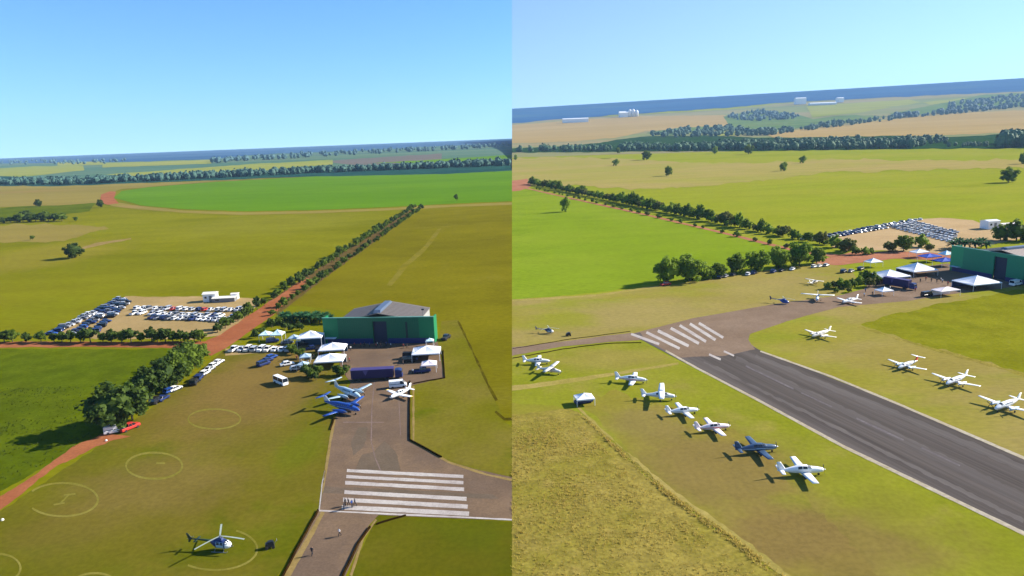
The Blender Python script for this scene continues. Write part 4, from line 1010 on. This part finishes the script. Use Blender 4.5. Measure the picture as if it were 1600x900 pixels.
# ------------------------------------------------------------------ trees, left
BIG=[Proto(lambda s=s,m=m:make_tree('broadleaf_tree',10,5.0,2.2,m,34,1900,.40,s)) for s,m in ((1,LEAF_A),(2,LEAF_D),(3,LEAF_A))]
SMALL=[Proto(lambda s=s,m=m:make_tree('round_tree',5,2.3,1.2,m,18,420,.36,s)) for s,m in ((4,LEAF_D),(5,LEAF_A),(6,LEAF_D),(7,LEAF_A))]
def tree(pr,px,py,h,base,label,group,cat='tree',wide=1.0):
    o=pr.get(); s=h/base; x,y=at(px,py); return put(o,x,y,rnd.uniform(0,6.28),s=(s*wide,s*wide,s),label=label,cat=cat,group=group)
BT='big trees along the parked cars, left view'
for px,py,h,k,w,lb in ((187,668,11.5,1,1.15,'huge dark tree casting a long shadow over the red pickup'),(207,655,8.5,0,1,'lighter green tree pressed against the right side of the huge dark tree'),
 (236,619,8.5,1,.95,'dark tree behind the navy sedan and black SUV'),(258,609,9.5,1,1.05,'dark full tree behind the blue hatchback'),(277,600,9,0,1,'light green tree between the blue hatchback and the dark pair'),
 (283,588,8,2,1,'medium tree behind the black SUV of the dark pair'),(297,583,8,0,1.0,'light green tree just left of the file of white cars'),(306,569,8,2,1.1,'broad tree beside the red road junction'),(288,573,7.5,1,1,'dark tree at the rear of the big tree clump')):
    tree(BIG[k],px,py,h,10,lb,BT,wide=w)
AV='avenue trees along the red road, left view'
for sdn,(ax,ay),(bx,by),nn in (('left',(392,492),(648,325),50),('right',(424,494),(658,327),48)):
    a=P(ax,ay); b=P(bx,by)
    for i in range(nn):
        q=a.lerp(b,(i+rnd.uniform(-.25,.25))/(nn-1)); o=rnd.choice(SMALL).get(); s=rnd.uniform(.7,1.2)*(1.0 if sdn=='left' else .82)
        put(o,q.x+rnd.uniform(-.7,.7),q.y,rnd.uniform(0,6),s=(s*rnd.uniform(.75,1.25),s*rnd.uniform(.75,1.25),s*rnd.uniform(.8,1.25)),label=f'small round tree, {nth(i+1)} from the near end of the {sdn} avenue row, left view',cat='tree',group=AV)
RT='roadside trees below the dirt car park, left view'
i=0
for px in [-14,6,18,42,64,86,98,112,128,143,160,176,191,205,220,236,246,258,270,282,292,303,312,340,352,362,372,382]:
    i+=1; py=534.5 if px<315 else 534-(px-315)*.56
    tree(SMALL[i%4],px+rnd.uniform(-2,2),py,rnd.uniform(3.6,5.8),5,f'bushy roadside tree, {nth(i)} from the left along the level red road, left view',RT)
LT='lone trees in the pastures, left view'
for px,py,h,lb,w in ((117,403,9.5,'lone dark round tree with its shadow in the mid pasture, left view',1.15),(60,323,9.5,'lone small tree above the left copse in the far pasture',.9),(157,324,9.5,'lone tree at the tip of the bare red earth, left view',.8),
  (51,375,4,'tiny bush in the pasture left of the lone dark tree',1),(119,346,5,'tiny bush right of the dark copse, left view',1),(713,314,8,'lone pale tree on the far edge of the green crop',.6)):
    tree(BIG[1] if h>8 else SMALL[1],px,py,h,10 if h>8 else 5,lb,LT,wide=w)
CT='trees of the copse at the left edge'
for i,(px,py,h) in enumerate(((-20,349,8),(-6,349,7),(6,349,6),(17,348,7),(27,347.5,8),(36,347,9),(46,346.5,8.5),(56,346,8.5),(66,346,9),(76,345.5,8),(86,345,7.5),(97,345.5,8.5),(42,342,9),(70,341.5,8.5))):
    tree(BIG[(i%2)+1],px,py,h,10,f'dark tree, {nth(i+1)} from the left of the copse in the far left pasture' if i<12 else f'dark tree at the back of the far left copse, {"left" if i==12 else "right"} one',CT,wide=1.25)
PT='palms and shrubs behind the hangar, left view'
PALM=[Proto(lambda s=s:palm(s)) for s in (1,2)]
for i,px in enumerate((440,445,450,455,460,465,470,475,480,485,490,495,500,505,510,516)):
    o=PALM[i%2].get(); x,y=at(px,505-(i%3)*3); put(o,x,y,rnd.uniform(0,6),s=rnd.uniform(.75,1.0),label=f'dark green palm, {nth(i+1)} from the road in the palm row beside the hangar, left view',cat='palm tree',group=PT)
for i,(px,py,h) in enumerate(sorted(((400,528,3.2),(410,524,3),(425,512,4),(436,508,3.6),(445,515,3),(456,519,3.2),(468,517,3.5),(470,560,3.5),(480,589,4),(487,592,3.2),(494,594,2.6),(498,587,3.4),(526,586,3.4),(534,588,3),(540,586,3.2),(455,552,3.2),(461,554,2.6)))):
    tree(SMALL[i%4],px,py,h,5,f'green garden shrub, {nth(i+1)} from the left around the tents, left view' ,PT,'shrub')
# ------------------------------------------------------------------ woods far away (nobody could count these)
def woods(name,poly,n,h0,h1,right,mat,label,seed,leafs=16):
    r=random.Random(seed); mb=MB(); xs=[p[0] for p in poly]; ys=[p[1] for p in poly]; k=0; tries=0
    while k<n and tries<n*60:
        tries+=1; px=r.uniform(min(xs),max(xs)); py=r.uniform(min(ys),max(ys))
        if not inpoly((px,py),poly): continue
        if not right and (px>796 or py<hy(px)+8): continue
        if right and px<804: continue
        k+=1; q=P(px,py,right); h=r.uniform(h0,h1); rx=h*r.uniform(.35,.6)
        if right: px2=(q.x-rx)
        c=crown_mb(rx,h*.55,h*.5,6,leafs,h*.13,r.randint(0,9999),core=.85)
        mb.add([(v[0]+q.x,v[1]+q.y,v[2]+q.z) for v in c.v],c.f)
    o=link(name,mb.mesh(name,mat)); tag(o,label,'woodland',kind='stuff')
WF=leaf('haze blue wood leaf',(.05,.11,.12),(.09,.17,.17),0)  # far wood leaves tinted blue, distance haze put into the colour
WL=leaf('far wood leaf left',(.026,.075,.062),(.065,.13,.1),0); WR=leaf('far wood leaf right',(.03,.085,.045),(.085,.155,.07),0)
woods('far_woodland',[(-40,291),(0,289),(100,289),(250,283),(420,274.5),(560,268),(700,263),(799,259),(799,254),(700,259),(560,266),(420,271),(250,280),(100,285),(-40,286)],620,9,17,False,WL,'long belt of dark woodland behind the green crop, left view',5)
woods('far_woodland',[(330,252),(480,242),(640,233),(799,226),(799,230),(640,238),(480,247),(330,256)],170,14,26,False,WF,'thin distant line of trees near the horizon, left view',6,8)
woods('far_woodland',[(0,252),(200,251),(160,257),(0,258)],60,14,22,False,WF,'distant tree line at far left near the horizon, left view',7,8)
# ================================================================== RIGHT VIEW
x0,y0=at(1484,422); x1,y1=at(1576,440)
dv=Vector((x1-x0,y1-y0)).normalized(); HW=48
cx,cy=x0+dv.x*HW/2,y0+dv.y*HW/2
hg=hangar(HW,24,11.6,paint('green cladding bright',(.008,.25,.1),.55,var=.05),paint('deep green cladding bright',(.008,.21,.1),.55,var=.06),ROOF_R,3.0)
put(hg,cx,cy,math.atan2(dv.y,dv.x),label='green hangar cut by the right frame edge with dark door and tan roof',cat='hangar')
HR=math.atan2(dv.y,dv.x)
tent_at(1389,439,13,11,2.8,5.2,TENT,R(12),'white peaked marquee left of the brown paved yard, right view',backing=NAVY)  # navy backing on these marquees paints the shade beneath them
tent_at(1432,429,13,11,2.8,5.6,TENT,R(12),'white peaked marquee touching the far side of the brown yard, right view',backing=NAVY)
tent_at(1525,450,14,11,2.9,5.4,TENT,R(12),'white peaked marquee in front of the hangar wall, right view',backing=NAVY)
tent_at(1381,461,5.5,4.5,2.2,3.4,TENT,R(12),'small white canopy at the near edge of the apron, right view')
tent_at(1364,417,7,5,2.8,4.4,TENT,R(12),'white tent between the red road and the marquees, right view')
tent_at(1436,402,8,5,3,4.4,TENT,R(12),'white tent farthest back by the red road, right view')
tent_at(1478,406,5.5,5,3.2,4.8,TENTC,R(12),'pale cyan tent against the left end of the hangar, right view')
tent_at(1476,416,9,6,3,4.4,TENTB,R(12),'blue tent in front of the hangar end, right view')
tent_at(1452,409,9,6,3,4.2,TENTB,R(12),'blue tent left of the other blue one, right view')
tent_at(1477,462,9.5,5,2.6,3.6,PINKW,R(14),'pinkish white open shelter at the yard edge, right view',backing=PINKW)
trailer(11,3.0,'dark display trailer between the shrubs and the yard, right view',1401,449,R(-60))
x,y=at(1448,463); car('van','black',x,y,heading(1436,464,1460,460),'dark van left of the pinkish white shelter, right view',None,True)
x,y=at(1587,446); car('van','white',x,y,heading(1578,440,1594,437),'white van by the hangar wall at the right frame edge',None,True,s=1.15)
x,y=at(1379,430); car('suv','white',x,y,heading(1370,432,1388,428),'white SUV behind the left peaked marquee, right view',None,True)
# aircraft beside the runway
rw=heading(1090,576,1320,699); hd=rw+R(90)
AG='aircraft parked on the grass left of the runway'
plane(low_wing(WHITE,NAVY),840,569,hd-R(25),1.0,'white airplane nearest the seam, behind the worn path, with dark tail shadow',AG)
plane(high_wing(CREAM,RED),861,584,hd-R(45),.95,'cream airplane just above the worn path, right of its white neighbour',AG)
plane(low_wing(WHITE,RED),988,598,hd-R(35),1.05,'white airplane first in the file below the worn path',AG)
plane(high_wing(WHITE,GREY),1033,625,hd-R(30),1.08,'white airplane second in the file below the worn path',AG)
plane(low_wing(WHITE,SILVER),1068,648,hd-R(10),1.0,'white airplane third in the file, wings spread in an X',AG)
plane(low_wing(PINKW,RED),1115,674,hd-R(10),1.02,'pinkish white airplane left behind the dark one in the file',AG)
plane(low_wing(paint('slate blue paint',(.05,.09,.16),.3),LBLUE),1184,708,hd-R(12),1.12,'dark slate blue airplane, the only dark one in the file',AG)
plane(low_wing(WHITE,CREAM),1254,743,hd-R(18),1.12,'white airplane closest to the camera at the near end of the file',AG)
AG='aircraft parked on the grass right of the runway'
plane(twin(CREAM,SILVER,CREAM,False),1282,527,heading(1306,520,1262,532),.78,'cream twin airplane alone beside the taxiway bend',AG)
plane(twin(WHITE,NAVY,RED,True,LBLUE),1417,576,heading(1448,566,1392,584),.74,'white twin airplane with red tail right of the runway',AG)
plane(twin(WHITE,NAVY,WHITE,False),1493,601,heading(1526,590,1466,612),.82,'white twin airplane in the middle of the three right of the runway',AG)
plane(twin(WHITE,SILVER,WHITE,False,LBLUE),1572,640,heading(1606,632,1544,654),.85,'white twin airplane cut by the right frame edge',AG)
AG='aircraft on the apron, right view'
plane(high_wing(WHITE,NAVY),1277,470,heading(1278,456,1276,478),1.15,'white airplane seen nose on with wide thin wings on the apron',AG)
plane(low_wing(WHITE,PINKW),1327,474,heading(1346,466,1306,474),1.05,'white airplane seen from the side left of the small white canopy',AG)
o=helicopter(BLUE,BLUE,NAVY); x,y=at(1225,475); put(o,x,y,heading(1206,474,1240,478),s=.8,label='bright blue helicopter at the far edge of the brown taxiway, right view',cat='helicopter')
o=high_wing(CREAM,GREY); plane(o,1272,444,heading(1262,446,1284,440),.8,'small cream airplane on the grass behind the nose on white airplane',AG)
o=helicopter(NAVY,WHITE,GREY); x,y=at(858,521); put(o,x,y,heading(842,520,872,522),s=.72,label='small dark helicopter with white nose on the grass near the seam, right view',cat='helicopter')
put(cart(),*at(888,525),R(10),s=1.3,label='small dark ground cart right of the small helicopter, right view',cat='cart')
# pick-up with a white canopy by the rough grass
x,y=at(912,630); car('pickup','navy',x,y,heading(890,632,924,626),'navy pickup under the white canopy beside the rough grass',None,True,s=.95)
tent_at(913,631,4.8,3.8,2.0,3.0,TENT,R(8),'white canopy over the navy pickup beside the rough grass')
# people
PG='visitors among the tents, right view'
for i,(px,py,sh,w) in enumerate(((1408,440,'white','at the corner of the left peaked marquee'),(1462,432,'dark','on the brown yard'),(1470,440,'white','on the brown yard nearest the pinkish shelter'),(1500,446,'blue','left of the marquee by the hangar'),
   (1415,452,'dark','beside the dark trailer'),(1363,462,'dark','left of the small white canopy'),(1350,464,'white','right of the side on white airplane'),(1430,456,'red','left of the dark van'),(1512,452,'dark','in front of the marquee by the hangar'),(1352,448,'pale blue','among the green shrubs'))):
    person(px,py,sh,'walk' if i%2 else 'stand',rnd.uniform(0,6.28),f'person in {sh} {"walking" if i%2 else "standing"} {w}, right view',PG,1.1)
for i in range(16):
    person(1412+8.6*i,432+i*1.0+rnd.uniform(0,9),rnd.choice(shs),rnd.choice(('walk','stand')),rnd.uniform(0,6),f'{nth(i+1)} person from left in the crowd across the brown yard, right view',PG,1.15)
for i in range(8):
    person(1352+5.5*i,433+rnd.uniform(0,24),rnd.choice(shs),rnd.choice(('walk','stand')),rnd.uniform(0,6),f'{nth(i+1)} person from left in the group beside the garden shrubs, right view',PG,1.15)
# cars
LG='cars in the dirt car park, right view'
BL2=['navy','silver','grey','white','silver','navy','black','white']
row([(1256,375),(1436,344)],26,R(90),'long back row along the pasture, right view',LG,BL2)
row([(1272,376),(1400,354)],20,R(90),'second long row from the pasture, right view',LG,BL2,skip=.1)
PL=['white','white','silver','cream','white','silver','grey']
row([(1400,357),(1484,378)],13,R(90),'near row of slanting block, right view',LG,PL)
row([(1406,354.5),(1486,374.5)],12,R(90),'second row of slanting block, right view',LG,PL)
row([(1418,349.5),(1490,367.5)],12,R(90),'fourth row of slanting block, right view',LG,PL)
row([(1412,352),(1488,371)],12,R(90),'middle row of slanting block, right view',LG,PL)
row([(1424,347),(1492,364)],11,R(90),'far row of slanting block, right view',LG,PL)
TG='cars parked under the trees, right view'
for px,py,kd,c,h,lb in ((1040,446,'pickup','red',(1030,447,1050,444),'red pickup under the leftmost big tree, right view'),(1125,435,'suv','black',(1120,437,1131,431),'black SUV leftmost of the dark cars under the low tree, right view'),
  (1134,433,'sedan','grey',(1129,435,1140,430),'grey sedan right of the black SUV under the low tree, right view'),(1145,431,'hatchback','black',(1140,433,1151,427),'black hatchback left of the white hatchback, right view'),(1169,430,'hatchback','white',(1164,432,1175,426),'white hatchback in front of the middle trees, right view'),
  (1178,428,'suv','navy',(1173,430,1184,424),'navy SUV right of the white hatchback, right view'),(1208,426,'suv','navy',(1203,428,1214,422),'navy SUV below the gap between tall trees, right view'),(1221,424,'sedan','black',(1216,426,1227,420),'black sedan below the tall tree, right view'),
  (1238,422,'sedan','white',(1233,424,1244,418),'white sedan in the shade of the tallest tree, right view'),(1272,418,'hatchback','white',(1266,419,1279,415),'white hatchback left of three by the last tree, right view'),(1281,417,'sedan','cream',(1275,418,1288,414),'cream sedan middle of three by the last tree, right view'),
  (1291,416,'hatchback','silver',(1285,417,1298,413),'silver hatchback right of three by the last tree, right view'),
  (1318,426,'suv','black',(1312,428,1324,423),'black SUV leftmost of three near the shrubs, right view'),(1330,425,'sedan','grey',(1324,427,1336,422),'grey sedan middle of three near the shrubs, right view'),(1345,422,'suv','black',(1338,424,1352,419),'black SUV rightmost of three near the shrubs, right view')):
    x,y=at(px,py); car(kd,c,x,y,heading(*h),lb,TG,True)
# buildings
o=shed(8,7,5.0,.6,WHITE,WHITE); put(o,*at(1546,357),R(8),label='white house behind the dirt car park, right view',cat='house')
o=shed(13,4,2.6,.5,SILVER,PINKW); put(o,*at(1573,356),R(8),label='low pale shed right of the white house, right view',cat='shed')
SILO=paint('silo white',(.8,.8,.8),.4,var=.02)
def silos(px,py,label):
    o=root('grain_store'); b=MB(); b.box((-14,0,9),(36,30,18)); part('wall',b,SILO,o)
    r=MB(); r.loft([[Vector((-33,y,z)) for y,z in ((-16,18),(0,25),(16,18))],[Vector((5,y,z)) for y,z in ((-16,18),(0,25),(16,18))]]); part('roof',r,SILO,o)
    for k in range(3):
        m=MB(); cx=14+15*k; m.loft([[Vector((cx+rr*math.cos(a),rr*math.sin(a),z)) for a in [6.283*j/14 for j in range(14)]] for rr,z in ((7,0),(7,26-4*(k==2)),(4,31-4*(k==2)),(.5,33-4*(k==2)))]); part('silo',m,SILO,o,True)
    put(o,*at(px,py),0,s=1.9,label=label,cat='grain store')
silos(979,183,'white grain store with silos on the far ridge, right view')
for px,py,w,h,lb in ((899,191.5,130,18,'long low white shed on the far ridge left of the silos'),(1250,163,60,34,'tall white block on the far ridge right of the silos'),(1285,164,150,10,'long thin white shed right of the tall far block'),(1312,160,36,24,'small white block at the right end of the thin far shed')):
    o=shed(w,30,h,4,SILO,SILO,door=False); put(o,*at(px,py),0,s=1.5,label=lb,cat='building')
# ------------------------------------------------------------------ trees, right
BR_=[Proto(lambda s=s,m=m,h=h:make_tree('broadleaf_tree',10,5.1,.8,m,36,2000,.40,s,h+.2)) for s,m,h in ((11,LEAF_R,4.6),(12,LEAF_R,4.8),(13,LEAF_A,4.6))]
SR=[Proto(lambda s=s,m=m:make_tree('round_tree',6,3.3,.5,m,22,440,.42,s)) for s,m in ((14,LEAF_A),(15,LEAF_R),(16,LEAF_A),(17,LEAF_Y))]
BT='big trees in the row beside the mown strip, right view'
for px,py,h,w,k,lb in ((1044,442,12,.95,0,'big leftmost tree of the row, shading the red pickup, right view'),(1078,439,12,1.05,1,'big tree second from the left of the row, right view'),(1102,436,6,1.2,0,'low shrubby tree right of the two leftmost big trees, right view'),
  (1122,433,6.5,1.2,2,'low tree over the dark cars, right view'),(1150,428,9.5,.9,2,'dark round tree left of the white hatchback, right view'),(1182,424,10,1.05,0,'round tree behind the navy SUV, right view'),
  (1216,419,10.5,.9,1,'tall narrow tree left of the tallest tree, right view'),(1249,416,12,1.0,0,'tallest full tree near the right end of the row, right view'),(1276,412,8,.95,2,'smaller tree ending the row beside the red road, right view')):
    o=BR_[k].get(); x,y=at(px,py); s=h/10; put(o,x,y,rnd.uniform(0,6),s=(s*w,s*w,s),label=lb,cat='tree',group=BT)
AV='avenue trees along the dirt road, right view'
for sdn,(ax,ay),(bx,by),nn in (('far',(1322,390),(830,288),80),('near',(1262,396),(838,295.5),30)):
    a=P(ax,ay); b=P(bx,by)
    for i in range(nn):
        q=a.lerp(b,(i+rnd.uniform(-.3,.3))/(nn-1)); o=rnd.choice(SR).get(); s=rnd.uniform(.75,1.3)*((1.25 if i>12 else .95) if sdn=='far' else .5)
        put(o,q.x,q.y+rnd.uniform(-1.5,1.5),rnd.uniform(0,6),s=(s*rnd.uniform(.8,1.3),s*rnd.uniform(.8,1.3),s*rnd.uniform(.75,1.2)),label=f'avenue tree, {nth(i+1)} from the car park end of the {sdn} row, right view',cat='tree',group=AV)
LT='lone trees in the pastures, right view'
for px,py,h,w,lb,k in ((1010,250,20,1.1,'dark lone tree just below the wood, second biggest in the far pasture, right view',2),(1044,275,14,.8,'dark upright lone tree in the middle of the far pasture, right view',2),(1224,267,13,.8,'small yellowish lone tree in the far pasture, right view',1),
   (1254,255,13,.8,'smaller lone tree right of the yellowish one, right view',1),(1576,285,15,1.05,'big dark lone tree casting a shadow near the right frame edge',2),(962,259,13,.9,'faint yellowish lone tree left of the dark one, right view',1),
   (883,331,13,.55,'pale thin lone tree below the avenue near the seam, right view',1),(1170,241,22,.9,'dark tree leaning out of the wood edge, right view',2),(1118,240,18,.7,'pale tree at the wood edge between two dark ones, right view',1),(1598,256,16,.7,'yellowish tree at the right frame edge below the wood',1),(806,250,14,.6,'small yellowish tree by the seam below the wood',1),(966,240,16,.7,'small dark tree at the wood edge above the faint one, right view',2)):
    o=BR_[k].get(); x,y=at(px,py); s=h/10; put(o,x,y,rnd.uniform(0,6),s=(s*w,s*w,s),label=lb,cat='tree',group=LT)
RT='trees by the red road, right view'
for i,(px,py,h) in enumerate(((1322,394,8),(1336,398,4.5),(1352,398,4),(1362,397,3.2),(1389,393,6),(1412,392,8.5),(1440,386,6.5),(1398,387,3),(1452,392,4))):
    o=SR[(i+3)%4].get(); x,y=at(px,py); put(o,x,y,rnd.uniform(0,6),s=h/6,label=f'olive tree, {nth(i+1)} from the left along the red road before the car park, right view',cat='tree',group=RT)
PT='palms and trees behind the hangar, right view'
for i,px in enumerate((1488,1497,1506,1515,1524,1533,1541)):
    o=PALM[i%2].get(); x,y=at(px,390-(i%2)*3); put(o,x,y,rnd.uniform(0,6),s=rnd.uniform(1.15,1.45),label=f'dark palm, {nth(i+1)} from the left behind the hangar wall, right view',cat='palm tree',group=PT)
for px,py,h,lb in ((1563,376,8.5,'round yellow green tree behind the hangar roof, right view'),(1588,376,11,'big dark tree behind the hangar at the right frame edge'),(1616,376,9,'tree just past the right frame edge behind the hangar')):
    o=SR[2].get(); x,y=at(px,py); put(o,x,y,1,s=h/6,label=lb,cat='tree',group=PT)
SG='garden shrubs left of the trailer, right view'
for i,(px,py,h) in enumerate(sorted(((1293,452,3),(1302,450,3.4),(1312,450,4),(1322,451,3.6),(1332,448,3.4),(1342,444,3.6),(1352,440,5),(1358,448,4.4),(1366,442,4.6),(1306,457,2.2),(1326,457,2.2)))):
    o=SR[(i*3)%4].get(); x,y=at(px,py); put(o,x,y,1,s=h/6,label=f'green garden shrub, {nth(i+1)} from the left between apron and trailer, right view',cat='shrub',group=SG)
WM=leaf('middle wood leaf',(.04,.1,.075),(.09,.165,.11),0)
# ------------------------------------------------------------------ woods
woods('woodland',[(804,238),(900,237),(1000,236),(1100,236),(1200,235),(1300,234),(1430,232),(1430,226),(1300,228),(1200,228),(1100,230),(1000,230),(900,234),(804,236)],430,12,23,True,WR,'long dark wood behind the yellow pasture, right view',21)
woods('woodland',[(1130,224),(1480,218),(1480,226),(1430,230),(1200,230)],110,11,22,True,WR,'back of the dark wood below the brown field, right view',27)
woods('woodland',[(1560,232),(1640,229),(1640,218),(1580,221)],50,20,36,True,WR,'dark wood at the right frame edge, right view',22)
woods('woodland',[(1480,231),(1560,229),(1560,226),(1480,228)],22,7,12,True,WR,'low scrub between the two dark woods, right view',28)
woods('far_woodland',[(1010,212),(1060,204),(1140,200),(1180,208),(1220,206),(1330,190),(1400,184),(1390,190),(1300,200),(1200,212),(1110,214),(1040,216)],230,14,28,True,WM,'patchy wood climbing between the brown fields, right view',23)
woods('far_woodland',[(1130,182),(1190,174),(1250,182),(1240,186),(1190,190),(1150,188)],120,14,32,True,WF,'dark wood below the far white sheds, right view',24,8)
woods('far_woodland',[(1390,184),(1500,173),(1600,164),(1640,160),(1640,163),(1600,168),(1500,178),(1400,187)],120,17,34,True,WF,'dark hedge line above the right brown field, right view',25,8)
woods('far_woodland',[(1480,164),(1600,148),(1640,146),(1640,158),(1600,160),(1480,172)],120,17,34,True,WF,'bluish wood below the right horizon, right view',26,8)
# ------------------------------------------------------------------ tall grass
def tufts(name,poly,n,hmin,hmax,mat,label,seed,right):
    r=random.Random(seed); mb=MB(); q=[P(x,y,right) for x,y in poly]; W_=[(p.x,p.y) for p in q]; xs=[p[0] for p in W_]; ys=[p[1] for p in W_]; k=0
    while k<n:
        x=r.uniform(min(xs),max(xs)); y=r.uniform(min(ys),max(ys))
        if not inpoly((x,y),W_): continue
        if (side(x,y)>0)!=right: continue
        dn=noise.noise(Vector((x*.09,y*.09,seed)))
        if r.random()>.62+dn*.9: continue
        k+=1; h=r.uniform(hmin,hmax)*(1+.5*dn)
        for j in range(4):
            a=r.uniform(0,6.283); d=Vector((math.cos(a),math.sin(a),0)); t=Vector((-d.y,d.x,0)); w=h*.22; b=Vector((x,y,0))+d*r.uniform(0,.25)
            mb.add([b-t*w,b+t*w,b+t*w*.6+d*h*.3+Vector((0,0,h*.75)),b-t*w*.5+d*h*.35+Vector((0,0,h*.8)),b+d*h*.75+Vector((0,0,h*.9))],[(0,1,2,3),(3,2,4)])
    o=link(name,mb.mesh(name,mat)); tag(o,label,'grass',kind='stuff')
STRAW=leaf('straw grass',alb((170,152,60),1.15),alb((210,186,102),1.15),.6)
WEED=leaf('weed green',alb((74,92,10)),alb((104,120,24)),.2)
tufts('tall_grass',[(780,652),(860,652),(905,660),(985,742),(1085,824),(1190,905),(1280,990),(780,990)],6500,.12,.36,STRAW,'tall tufted dry grass in the near left corner of the right view',31,True)
tufts('tall_grass',band([(905,645),(960,698),(1050,778),(1150,848),(1235,915)],[3,5,8,10,14]),800,.15,.45,STRAW,'ragged taller fringe of dry grass along the mown turf, right view',35,True)
tufts('weeds',[(-40,610),(190,600),(150,680),(60,730),(-40,780)],900,.15,.4,WEED,'scattered weeds in the dark green pasture by the dirt track',32,False)
